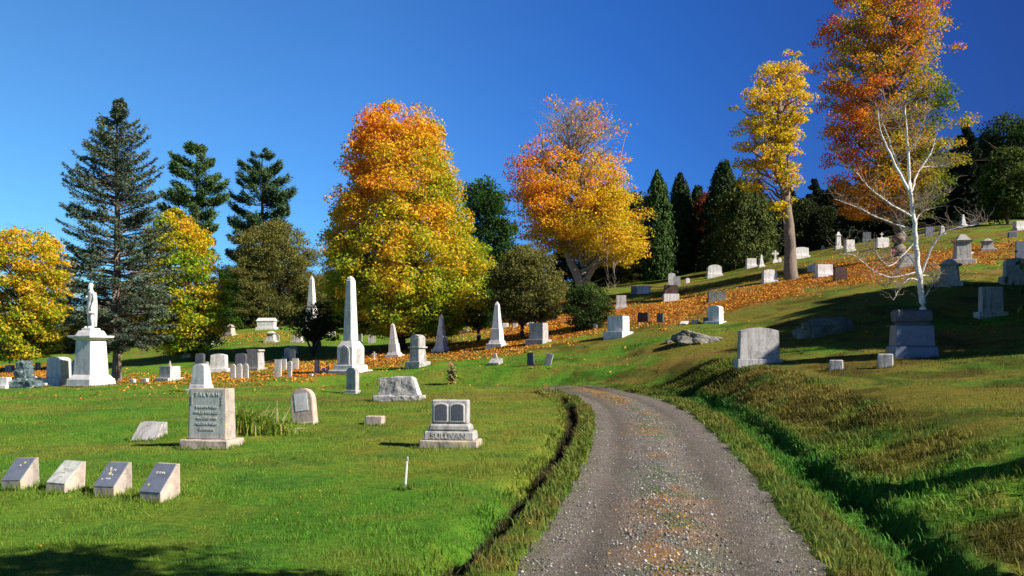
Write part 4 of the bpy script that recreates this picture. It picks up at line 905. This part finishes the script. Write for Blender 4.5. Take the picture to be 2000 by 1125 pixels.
S('die',1395,541,30,21,76,-4,'white','white headstone in front of the darkest cedars','seg',.6,br=1.1,bh=.15)
S('die',1400,589,36,18,54,-4,'boulder','mossy rough slab lying in the orange leaves','flat',.4,br=1.05)
S('die',1397,631,34,34,44,-38,'white','dark faced headstone with a bright side above the boulder','serp',.8,br=1.3,bh=.12)
S('tab',1378,632,9,12,44,-35,'dark','small dark tablet touching the dark faced headstone','flat',1)
S('block',1357,633,13,8,44,-30,'grey','low grey marker, left neighbour of the small dark tablet')
S('wedge',1336,634,14,7,44,-30,'white','very low white marker in the grass above the boulder')
S('die',1467,523,21,16,76,-2,'white','white headstone left of the miniature obelisk on the ridge','flat',.6,br=1.1)
S('obe',1487,521,13,23,76,0,'white','miniature white obelisk on the ridge')
S('cross',1514,513,14,23,76,0,'white','white cross headed stone left of the thick grey trunk')
S('tab',1523,512,7,9,76,0,'white','tiny white stone at the foot of the cross headed stone','round')
S('die',1503,551,30,23,60,2,'white','white headstone with two small shoulders below the row on the ridge','serp',.5,br=1.1,bh=.12)
S('die',1564,504,30,19,74,2,'white','white headstone just right of the thick grey trunk','serp',.5,br=1.1)
S('tab',1585,531,16,18,62,-25,'white','white wedge shaped stone right of the thick grey trunk','slope',1.2)
S('die',1609,540,34,21,60,3,'white','wide white headstone next to the black arched stone','flat',.5,br=1.12)
S('tab',1641,549,25,26,58,-4,'brown','black arched stone on the leaf covered terrace','seg',1)
S('ped',1637,486,14,32,80,0,'white','slender white monument with an urn shaped top against the dark wood')
S('tab',1608,487,6,8,80,0,'white','speck of a white stone left of the slender urn topped monument','round',roll=-10)
S('die',1659,491,19,21,76,4,'white','upright white headstone right of the slender urn topped monument','flat',.6,br=1.1)
S('die',1693,473,17,18,82,-20,'grey','grey faced headstone high on the terrace left of the rusty maple trunk','flat',.7,br=1.1)
S('block',1722,484,24,17,78,3,'white','wide low white block before the rusty maple trunk')
S('cross',1722,466,7,12,84,0,'white','tiny white cross above the wide low block')
S('die',1771,521,34,24,60,-6,'grey','bluish headstone in the shade right of the rusty maple trunk','flat')
S('ped',1855,556,52,50,42,-32,'rock','ornate grey monument with overhanging cap, its right edge sunlit, behind the birch')
S('ped',1879,516,44,56,54,-10,'grey','tall blue grey monument with a carved top behind the ornate one',mat2='grey')
S('ped',1928,489,30,22,60,-14,'grey','pyramid topped grey monument near the right edge')
S('block',1897,496,9,4,58,0,'white','flat white scrap of stone in the orange leaves at the right')
S('obe',1881,441,14,22,86,0,'white','small white obelisk on the skyline under the black green spruce')
S('tab',1868,441,10,12,88,0,'grey','dull grey tablet left of the small skyline obelisk','flat')
S('ped',1903,440,16,12,86,0,'marble','low dull monument right of the small skyline obelisk')
S('ped',1840,458,13,16,78,0,'marble','pale lumpy monument seen beside the birch limb')
S('tab',1815,461,16,17,78,0,'slate','dark blue slab behind the birch trunk','flat')
S('block',1977,463,15,9,72,-10,'slate','light blue low marker near the right edge')
S('die',1992,449,24,16,78,0,'white','white headstone cut by the right edge on the skyline','flat',.6,br=1.1)
S('die',1982,554,52,50,41,-14,'grey','large dark blue headstone with a rounded pale rim at the right edge','seg',.5,br=1.35,bh=.3)
S('die',1935,617,54,54,34.5,-6,'grey','black headstone lost in deep shade right of the birch','flat',.5,br=1.35,bh=.12)
S('tab',1996,505,24,33,52,-6,'slate','dark slab on the terrace cut by the right edge','flat')
S('die',1481,715,92,70,28.3,4,'grey','broad pale grey headstone with an arched top standing alone right of the road','serp',.22,br=1.16,bh=.14)
S('block',1633,723,26,20,25.2,-18,'marble','small square marker on the right lawn, left one')
S('block',1729,718,28,27,24.6,-18,'marble','small square marker on the right lawn, right one beside the dark monument')
# ---- foreground slant markers
SL = [('slant marker with blue slate face, leftmost of the front row of four',41,951,.42),('slant marker with grey lettered face, second from the left in the front row',128,958,.42),
      ('slant marker with yellow lichen spots, third in the front row',221,964,.43),('largest blue faced slant marker, rightmost of the front row',313,975,.46)]
for i, (lb, px, py, H) in enumerate(SL):
    o, k = root_at('slant_marker', px, py, 11.2, -15+(3,-2,1,-3)[i], lb, 'grave marker', 'slant markers in the front row', roll=(-2.5,1.2,-1,.6)[i], tilt=(1,-2,0,1.5)[i])
    W, d, lo = .315, .36, .14
    prs = [(-d/2,-.12),(-d/2,lo),(d/2-.045,H-.01),(d/2-.02,H),(d/2,H-.004),(d/2,-.12)]
    bm = bm_new(); A = [bm.verts.new((-W/2, a, b)) for a, b in prs]; B = [bm.verts.new((W/2, a, b)) for a, b in prs]; n_ = len(prs)
    bm.faces.new(A); bm.faces.new(B[::-1])
    for q in range(n_): bm.faces.new((A[q], A[(q+1) % n_], B[(q+1) % n_], B[q]))
    bmesh.ops.bevel(bm, geom=bm.edges[:], offset=.006, segments=1, affect='EDGES'); fin(bm, 'body', 'lichen' if i in (0, 2) else 'pink', o)
    ang = math.atan2(H-lo, d-.045); Ls = math.hypot(H-lo, d-.045)
    bm = frus(bm_new(), W*.985, Ls*.965, W*.985, Ls*.965, 0, .012, bev=.003); f_ = fin(bm, 'face_plate', 'slate' if i != 1 else 'panel', o)
    f_.location = (0, -.0225-.004*math.sin(ang)*1, (lo+H)/2-.002); f_.rotation_euler = (ang, 0, 0)
    tx = [('A.',.05),('M. E.',.045),('E. H.',.05),('EMMA',.05)][i]
    inscription(tx[0], tx[1], (0, Ls*.12, .013), f_, 'letter', (0,0,0))
    if i in (1, 2):
        for q in range(2): inscription(('1850','1902')[q], .036, (0, -.02-.07*q, .013), f_, 'letter', (0,0,0))
    if i in (0, 2, 3):
        for q in range([1,0,3,1][i]):
            bm = bm_new(); bmesh.ops.create_circle(bm, cap_ends=True, segments=9, radius=rnd.uniform(.012,.024))
            for v in bm.verts: v.co *= rnd.uniform(.7, 1.25)
            l_ = fin(bm, 'lichen', mat_plain('yellow_lichen', (.62,.50,.16)), f_); l_.location = (rnd.uniform(-.1,.1), rnd.uniform(-.14,.16), .0155)
# low ledger marker
o, k = root_at('ledger_marker', 291, 858, 18.4, -12, 'grey leaning slab marker with an arched top behind the front row', 'grave marker', G)
fin(prism(bm_new(), outl('serp', .56, .52, .05), .05, -.06, .008), 'slab', 'grey', o).rotation_euler = (R(-42), 0, 0)
pr = [(-.18,-.1),(-.18,.05),(.19,.38),(.24,.38),(.26,-.1)]
bm = bm_new(); A = [bm.verts.new((-.27, a, b)) for a, b in pr]; B = [bm.verts.new((.27, a, b)) for a, b in pr]; bm.faces.new(A); bm.faces.new(B[::-1])
for q in range(5): bm.faces.new((A[q], A[(q+1) % 5], B[(q+1) % 5], B[q]))
fin(bm, 'wedge', 'grey', o)
for c_ in o.children:
    if c_.name.startswith('slab'): c_.location = (0, -.17, .05)
# tapered stone behind the large one
o, k = root_at('tapered_headstone', 393, 766, 33, -20, 'white tapered headstone with a rounded top behind the large lettered stone', 'headstone', G)
fin(frus(bm_new(), .98, .75, .95, .72, -.2, .14, bev=.02), 'base', 'white', o)
fin(frus(bm_new(), .82, .58, .72, .50, .136, .34, bev=.03), 'plinth', 'white', o)
fin(prism(bm_new(), outl('seg', .68, .80, .17), .46, .336, .02, .30), 'die', 'white', o)
# large lettered stone
o, k = root_at('lettered_headstone', 414, 874, 16.6, -13, 'large grey headstone with rows of carved lettering and a rough pink base', 'headstone', G, sink=.0)
bm = frus(bm_new(), 1.02, .62, 1.0, .60, -.2, .17, bev=.02); roughen(bm, .012, 4, 1); fin(bm, 'base', 'pink', o)
fin(frus(bm_new(), .80, .36, .76, .33, .165, 1.12, bev=.012), 'die', 'lichen', o)
fp = fin(frus(bm_new(), .74, .012, .70, .012, .19, 1.09, bev=.002), 'face_panel', 'panel', o); fp.location = (0, -.179, 0); fp.rotation_euler = (R(-.9), 0, 0)
for i, s_ in enumerate(['JULIUS H. WELLS', 'MAR 21 1838 AGED', 'AUG DIED 1904', 'HELEN A. WELLS', 'BORN 1842']):
    inscription(s_, .068, (0, -.0075, .755-.105*i), fp, 'letter', sx=.9)
inscription('T A L V A H', .10, (0, -.0075, .975), fp, 'letter', sx=1.0)
for sx in (-1, 1):
    for q in range(3): inscription('F', .07, (sx*.31, -.0075, .93-.06*q), fp, 'letter', name='carved_ornament')
# leaning tablet
o, k = root_at('leaning_gravestone', 597, 827, 21, -14, 'round topped gravestone with a sunken panel leaning beside the tall grass clump', 'gravestone', G, tilt=-4, roll=-8)
fin(prism(bm_new(), outl('round', .56, .98, .0), .24, -.1, .015), 'body', 'pink', o)
bm = bm_new(); prism(bm, outl('flat', .34, .42, 0), .012, 0, .003); q_ = fin(bm, 'panel', 'white', o); q_.location = (0, -.124, .33)
fin(frus(bm_new(), .62, .34, .60, .32, -.2, .05, bev=.02), 'base', 'lichen', o)
# small block on the lawn
S('block',733,830,36,18,20.5,-12,'pink','small oblong block marker alone on the lawn left of the road')
# tablet on base near obelisk
o, k = root_at('tablet_headstone', 689, 769, 30.5, -25, 'narrow arched headstone on a base in front of the tallest obelisk', 'headstone', G)
fin(frus(bm_new(), .62, .42, .60, .40, -.2, .06, bev=.015), 'base', 'white', o)
fin(frus(bm_new(), .52, .34, .50, .32, .056, .17, bev=.015), 'plinth', 'grey', o)
fin(prism(bm_new(), outl('peak', .42, .84, 0), .24, .166, .012), 'die', 'grey', o)
# rock faced stone
o, k = root_at('rock_faced_headstone', 780, 783, 28, -10, 'wide rock faced grey headstone with smooth ends in the middle of the lawn', 'headstone', G)
bm = frus(bm_new(), 1.62, .72, 1.60, .70, -.2, .22, bev=.03); roughen(bm, .03, 5, 4); fin(bm, 'base', 'rock', o)
bm = bm_new(); prism(bm, [(-.68,0),(-.62,.56),(-.1,.62),(.46,.60),(.66,0)], .40, .215, .02); roughen(bm, .032, 5, 2); fin(bm, 'die', 'rock', o)
e_ = fin(frus(bm_new(), .05, .40, .05, .30, .0, .585, bev=.01), 'smooth_end', 'white', o); e_.location = (.68, 0, .225); e_.rotation_euler = (0, R(-18.5), 0)
# double panel stone
o, k = root_at('double_headstone', 881, 874, 16.2, -8, 'headstone with two arched dark panels and raised lettering near the road', 'headstone', G, sink=0)
bm = frus(bm_new(), 1.08, .56, 1.06, .54, -.2, .15, bev=.02); roughen(bm, .008, 4, 8); fin(bm, 'base', 'lichen', o)
fin(frus(bm_new(), .93, .42, .91, .40, .146, .31, bev=.025), 'plinth', 'grey', o)
fin(frus(bm_new(), .80, .34, .74, .30, .306, .44, bev=.035), 'upper_plinth', 'grey', o)
d_ = fin(frus(bm_new(), .66, .24, .66, .24, .436, .87, bev=.02), 'die', 'grey', o)
for sx in (-1, 1):
    fr = fin(prism(bm_new(), outl('seg', .275, .35, 0), .03, 0, .008), 'panel_frame', 'white', d_); fr.location = (sx*.150-.01, -.122, .475)
    pn = fin(prism(bm_new(), outl('seg', .225, .30, 0), .02, 0, .003), 'panel', 'dark', fr); pn.location = (0, -.0085, .022)
for i, ch in enumerate('SULLIVAN'):
    pass
inscription('SULLIVAN', .135, (0, -.207, .185), o, 'letter', sx=1.08)
# white stake
o, k = root_at('white_stake', 791, 956, 11.6, 0, 'thin white wooden stake leaning slightly in the near lawn', 'stake', roll=4)
fin(frus(bm_new(), .026, .026, .024, .024, -.1, .40, bev=.004), 'post', 'paint', o)
fin(frus(bm_new(), .034, .034, .03, .03, .396, .45, bev=.008), 'cap', 'grey', o)
# tallest obelisk
o, k = root_at('tall_obelisk', 685, 729, 44, -28, 'tallest white obelisk with arched niches on its die', 'obelisk', G)
fin(frus(bm_new(), 1.62, 1.62, 1.58, 1.58, -.4, .20, bev=.03), 'base', 'white', o)
fin(frus(bm_new(), 1.26, 1.26, 1.20, 1.20, .196, .46, bev=.03), 'plinth', 'white', o)
fin(frus(bm_new(), .98, .98, .98, .98, .456, 1.34, bev=.03), 'die', 'white', o)
fin(frus(bm_new(), .979, .979, .62, .62, 1.336, 1.66, bev=.02), 'shoulder', 'white', o)
fin(frus(bm_new(), .58, .58, .38, .38, 1.655, 4.75, bev=.055), 'shaft', 'white', o)
fin(frus(bm_new(), .375, .375, .14, .14, 4.746, 4.92, bev=.05), 'tip', 'white', o)
for rz in (0, 90):
    fr = fin(prism(bm_new(), outl('round', .68, .96, 0), .06, 0, .02), 'niche_frame', 'white', o)
    fr.location = (math.sin(R(rz))*.50, -math.cos(R(rz))*.50, .48); fr.rotation_euler = (0, 0, R(rz))
    pn = fin(prism(bm_new(), outl('round', .50, .80, 0), .02, 0, .004), 'niche_panel', 'grey', fr); pn.location = (0, -.028, .05)
# gothic monument
o, k = root_at('gothic_monument', 816, 718, 42, -32, 'grey monument with a pointed gothic gable between the obelisks', 'monument', G)
bm = frus(bm_new(), .96, .96, .94, .94, -.3, .35, bev=.02); roughen(bm, .02, 3, 7); fin(bm, 'base', 'rock', o)
fin(frus(bm_new(), .66, .66, .56, .56, .346, 1.02, bev=.02), 'die', 'grey', o)
fin(frus(bm_new(), .72, .72, .72, .72, 1.016, 1.10, bev=.015), 'cornice', 'grey', o)
bm = prism(bm_new(), outl('gothic', .60, .62, 0), .52, 1.096, .02); fin(bm, 'gable', 'grey', o)
bm = prism(bm_new(), outl('gothic', .58, .60, 0), .54, 1.097, .02); q_ = fin(bm, 'side_gable', 'grey', o); q_.rotation_euler = (0, 0, R(90))
# broken stub finial on squat block
x, y, z = at(332, 742, 42); 
bm = frus(bm_new(), .16, .14, .06, .05, 0, .34, bev=.02); roughen(bm, .012, 3, 5); fb = fin(bm, 'broken_finial', 'lichen')
fb.location = (x, y, z+.64); tag(fb, 'broken ochre stub standing on the squat marble block', 'finial')
x, y, z = at(968, 712, 39)
bm = frus(bm_new(), .20, .10, .16, .09, 0, .34, bev=.015); fb = fin(bm, 'broken_tablet', 'pink'); fb.location = (x+.02, y+.16, z+.20); fb.rotation_euler = (R(-6), R(-14), R(-20))
tag(fb, 'broken pale piece leaning on the small grey slant marker', 'gravestone')
# monument of grey granite, its shade put into slate and dark colours
o, k = root_at('shaded_monument', 1781, 699, 27, -4, 'large monument, its shade put into a blue black colour, with an overhanging rough cap in front of the birch', 'monument', G)
fin(frus(bm_new(), 1.40, .85, 1.26, .72, -.3, .38, bev=.04), 'base', 'slate', o)
fin(frus(bm_new(), 1.14, .60, 1.08, .54, .376, 1.0, bev=.02), 'die', 'slate', o)
fin(frus(bm_new(), .86, .40, .86, .40, .995, 1.08, bev=.01), 'neck', 'dark', o)
bm = frus(bm_new(), 1.05, .54, 1.08, .52, 1.075, 1.46, bev=.06); roughen(bm, .014, 4, 9); fin(bm, 'cap', 'dark', o)
inscription('FOSTER', .16, (0, -.285, 1.2), o, 'slate')
# rock monument at left
o, k = root_at('rock_monument', 48, 757, 40, -10, 'dark blue green rough rock monument at the left', 'monument', G)
def rockbm(w, d, h, z0, amp, seed, flat=0):
    bm = bm_new(); bmesh.ops.create_icosphere(bm, subdivisions=4, radius=1)
    from mathutils import noise as mn
    for v in bm.verts:
        n_ = mn.noise(v.co*1.4+Vector((seed, seed*2, 0)))*amp+mn.noise(v.co*3.5+Vector((seed, 0, 5)))*amp*.45+mn.noise(v.co*9+Vector((0, seed, 5)))*amp*.16
        c = v.co.normalized(); c = Vector([math.copysign(abs(a)**.62, a) for a in c])*(1+n_)
        v.co = Vector((c.x*w/2, c.y*d/2, c.z*h/2+z0+h/2))
    return bm
fin(rockbm(1.35, .9, .55, -.1, .30, 1), 'base', 'green', o)
fin(rockbm(.80, .6, .60, .30, .25, 2), 'shaft', 'green', o)
fin(rockbm(.62, .5, .48, .78, .28, 3), 'cap', 'green', o)

# boulders
for px, py, Y, w, h, sd, lb, rz in ((1364,668,36.5,1.95,.66,4,'lichen covered boulder bulging from the lawn above the road',8),(1312,668,36.5,.55,.18,6,'flat little rock beside the lichen covered boulder',0),
        (1608,652,33,2.0,1.0,5,'dark hump of bedrock in the deep shade right of the lone grey headstone',-10)):
    x, y, z = at(px, py, Y); b = fin(rockbm(w, w*.6, h, -h*.4, .34, sd), 'boulder', 'boulder'); b.location = (x, y, z); b.rotation_euler = (0, R(rz), R(10)); tag(b, lb, 'boulder')
# statue monument -------------------------------------------------------
o, k = root_at('statue_monument', 178, 754, 40, -22, 'tall white pedestal carrying a standing robed male statue', 'monument')
fin(frus(bm_new(), 1.72, 1.72, 1.68, 1.68, -.4, .10, bev=.02), 'step', 'grey', o)
fin(frus(bm_new(), 1.52, 1.52, 1.46, 1.46, .096, .38, bev=.02), 'base', 'white', o)
fin(frus(bm_new(), 1.40, 1.40, 1.10, 1.10, .376, .58, bev=.02), 'moulding', 'white', o)
sh = fin(frus(bm_new(), 1.08, 1.08, .92, .92, .576, 2.20, bev=.02), 'shaft', 'white', o)
for rz in (0, 90, 180, 270):
    pn = fin(prism(bm_new(), outl('flat', .80, 1.36, .07), .02, 0, .006), 'panel', 'grey' if rz == 0 else 'white', sh)
    pn.location = (math.sin(R(rz))*.512, -math.cos(R(rz))*.512, .70); pn.rotation_euler = (R(-2.8)*math.cos(R(rz)), 0, 0) if rz in (0,) else (0, 0, R(rz))
    if rz: pn.rotation_euler = (Matrix.Rotation(R(rz), 3, 'Z')@Matrix.Rotation(R(-2.8), 3, 'X')).to_euler()
bm = frus(bm_new(), 1.0, 1.0, 1.18, 1.18, 2.196, 2.30, bev=.01); fin(bm, 'neck_moulding', 'white', o)
fin(frus(bm_new(), 1.40, 1.40, 1.44, 1.44, 2.296, 2.40, bev=.02), 'cornice', 'white', o)
fin(frus(bm_new(), 1.0, 1.0, .80, .80, 2.396, 2.64, bev=.03), 'cap_block', 'white', o)
fin(frus(bm_new(), .62, .62, .56, .56, 2.636, 2.76, bev=.02), 'statue_plinth', 'white', o)
def loft(bm, secs, n=20):
    """secs: (cx,cy,z,rx,ry)"""
    rings = []
    for cx, cy, z, rx_, ry_ in secs: rings.append([bm.verts.new((cx+rx_*math.cos(2*math.pi*i/n), cy+ry_*math.sin(2*math.pi*i/n), z)) for i in range(n)])
    for a, b in zip(rings, rings[1:]):
        for i in range(n): bm.faces.new((a[i], a[(i+1) % n], b[(i+1) % n], b[i]))
    bm.faces.new(rings[0][::-1]); bm.faces.new(rings[-1])
def limb(bm, pts, rad, n=12):
    V, F = tube(pts, rad, n); vs = [bm.verts.new(v) for v in V]
    for f in F: bm.faces.new([vs[i] for i in f])
    bm.faces.new(vs[:n][::-1]); bm.faces.new(vs[-n:])
bm = bm_new()
loft(bm, [(0,0,.62,.25,.20),(0,0,.80,.245,.19),(0,0,1.0,.215,.165),(0,0,1.12,.19,.145),(0,0,1.3,.215,.15),(0,0,1.45,.235,.14),(0,0,1.53,.20,.12),(0,0,1.58,.09,.085),(0,0,1.66,.065,.07)])   # frock coat
loft(bm, [(0,0,1.60,.058,.065),(0,-.01,1.66,.062,.075),(0,-.015,1.72,.078,.098),(0,-.01,1.80,.082,.105),(0,0,1.87,.072,.09),(0,0,1.905,.03,.04)])                # head
limb(bm, [(0,-.10,1.78),(0,-.135,1.745),(0,-.108,1.735)], [.012,.018,.012], 6); limb(bm, [(-.02,-.08,1.69),(0,-.115,1.67),(.02,-.08,1.69)], [.025,.03,.025], 6)
for sx in (-1, 1): limb(bm, [(sx*.078,0,1.80),(sx*.09,.01,1.77),(sx*.078,0,1.73)], [.012,.02,.012], 6)
limb(bm, [(.10,0,.75),(.11,-.01,.45),(.12,.02,.10),(.12,.02,0)], [.105,.085,.06,.065]); limb(bm, [(-.09,-.02,.75),(-.11,-.05,.45),(-.13,-.02,.10),(-.13,-.02,0)], [.105,.085,.06,.065])
for sx, y0 in ((.12,.0),(-.13,-.04)): limb(bm, [(sx,y0+.04,.04),(sx*1.1,y0-.10,.045),(sx*1.15,y0-.19,.03)], [.055,.05,.035], 8)
limb(bm, [(.20,0,1.47),(.26,.02,1.22),(.25,-.05,.98),(.24,-.08,.88)], [.075,.062,.048,.04]); limb(bm, [(.24,-.08,.88),(.235,-.10,.80),(.23,-.09,.74)], [.042,.038,.02], 8)
limb(bm, [(-.20,0,1.47),(-.29,-.01,1.25),(-.16,-.17,1.20),(-.04,-.20,1.30)], [.075,.065,.052,.042]); limb(bm, [(-.04,-.20,1.30),(.02,-.20,1.36)], [.042,.028], 8)
loft(bm, [(.04,.10,.06,.20,.09),(.04,.11,.6,.22,.11),(.05,.10,1.1,.21,.12),(.05,.08,1.5,.20,.10)])   # cloak behind
for q in range(9):
    a = q/9*math.pi*1.1-.2; limb(bm, [(.25*math.cos(a)*.96,.20*math.sin(a)*.96-.02,.63),(.2*math.cos(a),.15*math.sin(a)-.01,1.1)], [.022,.008], 6)
me = bpy.data.meshes.new('statue'); bm.to_mesh(me); bm.free(); st = link('statue', me, M['white'], o)
md = st.modifiers.new('r', 'REMESH'); md.mode = 'VOXEL'; md.voxel_size = .018; ms = st.modifiers.new('s', 'SMOOTH'); ms.iterations = 3; ms.factor = .5
dg = bpy.context.evaluated_depsgraph_get(); me2 = bpy.data.meshes.new_from_object(st.evaluated_get(dg)); st.modifiers.clear(); st.data = me2; me2.name = 'statue'
if not me2.materials: me2.materials.append(M['white'])
me2.polygons.foreach_set('use_smooth', np.ones(len(me2.polygons), bool))
st.location = (0, 0, 2.755); st.rotation_euler = (0, 0, R(-20)); st.scale = (1.1, 1.1, 1.12)
# tall grass clump --------------------------------------------------------
x0, y0, z0 = at(520, 846, 18.5); rt_ = link('lily_clump', None, loc=(x0, y0, z0)); tag(rt_, 'tall unmown grass clump with dry stalks beside the large lettered headstone', 'plant')
n = 1500; dx = rg.normal(-.15, .40, n); dy = rg.normal(0, .22, n); dx = np.clip(dx, -.68, 1.0)
hh = np.clip(.52-.36*(dx+.45), .08, .6)*rg.uniform(.5, 1.25, n); az = rg.uniform(0, 6.28, n); ln = hh*rg.uniform(.2, .9, n)
zz = height(x0+dx, y0+dy)-z0; P = np.stack([dx, dy, zz], 1); D = np.stack([np.cos(az), np.sin(az), np.zeros(n)], 1); B = np.stack([-np.sin(az), np.cos(az), np.zeros(n)], 1)*.011
Mi = P+D*(ln*.4)[:,None]+np.array([0,0,1])*(hh*.75)[:,None]; T = P+D*ln[:,None]+np.array([0,0,1])*(hh*.85)[:,None]
V = np.stack([P-B, P+B, Mi+B*.9, Mi-B*.9, Mi-B*.9, Mi+B*.9, T+B*.1, T-B*.1], 1).reshape(-1, 3)
c = pal([(.05,.12,.015),(.12,.24,.02),(.26,.34,.04),(.38,.30,.08)], rg.random(n)); link('leaves', mesh_np('leaves', V, np.arange(8*n).reshape(-1, 4), np.repeat(c, 8, axis=0)), M['blade'], rt_)
parts = []
for q in range(26):
    a = Vector((rnd.uniform(-.55,.3), rnd.gauss(0,.15), .0)); e = a+Vector((rnd.uniform(-.1,.35), rnd.gauss(0,.1), rnd.uniform(.3,.72)))
    if q > 15: e = a+Vector((rnd.uniform(.3,.9), rnd.gauss(0,.1), rnd.uniform(.03,.12)))
    parts.append(tube(curve(a, e, .05, 4, .01), [.008,.007,.006,.005,.003], 4))
V, F = merge(parts); link('stalks', mesh_np('stalks', V, F), M['twig'], rt_)
# flower wreath stand -------------------------------------------------------
x0, y0, z0 = at(883, 751, 34); rt_ = link('flower_stand', None, loc=(x0, y0, z0)); tag(rt_, 'upright bouquet of dried yellow and pink flowers standing in the lawn', 'flowers')
parts = [tube([(-.08,0,-.1),(-.05,0,.95)], [.012,.010], 6), tube([(.10,0,-.1),(.06,0,.7)], [.012,.01], 6), tube([(-.2,.03,.0),(.0,.0,.3),(.2,.02,.02)], [.01,.01,.01], 5)]
V, F = merge(parts); link('stem', mesh_np('stem', V, F), M['twig'], rt_)
def flowers(nm, n, cx, cz, rx_, rz_, pl, size):
    p = np.stack([rg.normal(cx, rx_, n), rg.normal(0, .08, n), rg.normal(cz, rz_, n)], 1); V, F = kites(p, unit(rg.normal(size=(n,3))+np.array([.3,-.8,.2])), size*rg.uniform(.6,1.4,n), .9)
    link(nm, mesh_np(nm, V, F, c4(pal(pl, rg.random(n)))), M['leaf'], rt_)
flowers('foliage', 160, 0, .42, .10, .20, [(.02,.03,.01),(.06,.09,.02),(.02,.02,.02)], .05)
flowers('blooms', 120, 0, .5, .11, .22, [(.65,.45,.12),(.6,.3,.06),(.75,.7,.5),(.05,.04,.03)], .04)
flowers('top_bloom', 40, -.07, .92, .05, .05, [(.6,.25,.18),(.55,.3,.2)], .04)
flowers('base_tuft', 60, .03, .10, .12, .08, [(.5,.4,.12),(.35,.35,.08)], .05)
# white flowers by the block stone
x0, y0, z0 = at(424, 677, 68); rt_ = link('flower_bush', None, loc=(x0, y0, z0)); tag(rt_, 'small bush of white blossoms by the golden maple', 'flowers')
n = 260; p = np.stack([rg.normal(0, .35, n), rg.normal(0, .3, n), np.abs(rg.normal(.35, .3, n))], 1); V, F = kites(p, unit(rg.normal(size=(n,3))), .07, .8)
link('leaves', mesh_np('leaves', V, F, c4(pal(DKG, rg.random(n)))), M['leaf'], rt_)
n = 70; p = np.stack([rg.normal(0, .38, n), rg.normal(-.1, .3, n), np.abs(rg.normal(.5, .25, n))], 1); V, F = kites(p, unit(rg.normal(size=(n,3))), .07, .9)
link('blossoms', mesh_np('blossoms', V, F, c4(np.tile([.8,.78,.74], (n,1)))), M['leaf'], rt_)
# little red flags
for px, py, Y, lb in ((1741,507,60,'small red flag beside the rusty maple trunk'),(1705,549,50,'small red flag on the grass edge left of the birch')):
    x0, y0, z0 = at(px, py, Y); rt_ = link('grave_flag', None, loc=(x0, y0, z0)); tag(rt_, lb, 'flag')
    V, F = tube([(0,0,-.1),(0,0,.75)], [.012,.01], 5); link('stick', mesh_np('stick', V, F), M['twig'], rt_)
    bm = bm_new(); g_ = [[bm.verts.new((i*.06, .02*math.sin(i*1.6), .72-j*.09)) for j in range(3)] for i in range(5)]
    for i in range(4):
        for j in range(2): bm.faces.new((g_[i][j], g_[i+1][j], g_[i+1][j+1], g_[i][j+1]))
    fin(bm, 'cloth', 'red', rt_)

# grass left standing round the feet of the nearer stones, where the mower does not reach
HW = dict(slant_marker=(.20,.21), ledger_marker=(.30,.26), lettered_headstone=(.54,.34), leaning_gravestone=(.33,.2), grave_marker=(.2,.16), tapered_headstone=(.52,.4), tablet_headstone=(.33,.23),
    rock_faced_headstone=(.83,.38), double_headstone=(.56,.31), headstone=(.75,.24), shaded_monument=(.73,.46), statue_monument=(.88,.88), tall_obelisk=(.83,.83), white_stake=(.03,.03), gothic_monument=(.5,.5))
X_, Y_, Hh = [], [], []
for x, y, ya, nm in BASES:
    if y > 46 or nm not in HW or (nm == 'headstone' and y > 35): continue
    w_, d_ = HW[nm]; n = int(260+500*(w_+d_)); u = rg.uniform(-1, 1, n); sd = rg.integers(0, 4, n); o_ = np.abs(rg.normal(0, .035, n))+.004
    lx = np.where(sd < 2, u*w_, np.where(sd == 2, w_+o_, -w_-o_)); ly = np.where(sd == 0, -d_-o_, np.where(sd == 1, d_+o_, u*d_))
    X_.append(x+lx*math.cos(ya)-ly*math.sin(ya)); Y_.append(y+lx*math.sin(ya)+ly*math.cos(ya)); Hh.append(rg.uniform(.03, .10, n)*(1+.5*ss(.4, .7, fbm(lx*6+x, ly*6, 5))))
x = np.concatenate(X_); y = np.concatenate(Y_); h = np.concatenate(Hh); n = len(x); z, t, s_ = height(x, y, True)
c = ground_col(x, y, z, t, s_, np.zeros(n))*rg.uniform(.6, 1.7, n)[:,None]; b = rg.random(n) < .15; c[b] = c[b]*.4+np.array([.2,.16,.06])
az = rg.uniform(0, 6.28, n); ln = h*rg.uniform(.1, .8, n); wd = rg.uniform(.003, .006, n)*(1+.04*y)
B = np.stack([-np.sin(az)*wd, np.cos(az)*wd, np.zeros(n)], 1); P = np.stack([x, y, z-.01], 1); T = P+np.stack([np.cos(az)*ln, np.sin(az)*ln, h], 1)
V = np.stack([P-B, P+B, T], 1).reshape(-1, 3)
tag(link('grass_tufts', mesh_np('grass_tufts', V, np.arange(3*n).reshape(-1, 3), np.repeat(c, 3, axis=0)), M['blade']), 'unmown grass tufts round the feet of the nearer gravestones', 'grass', kind='stuff')
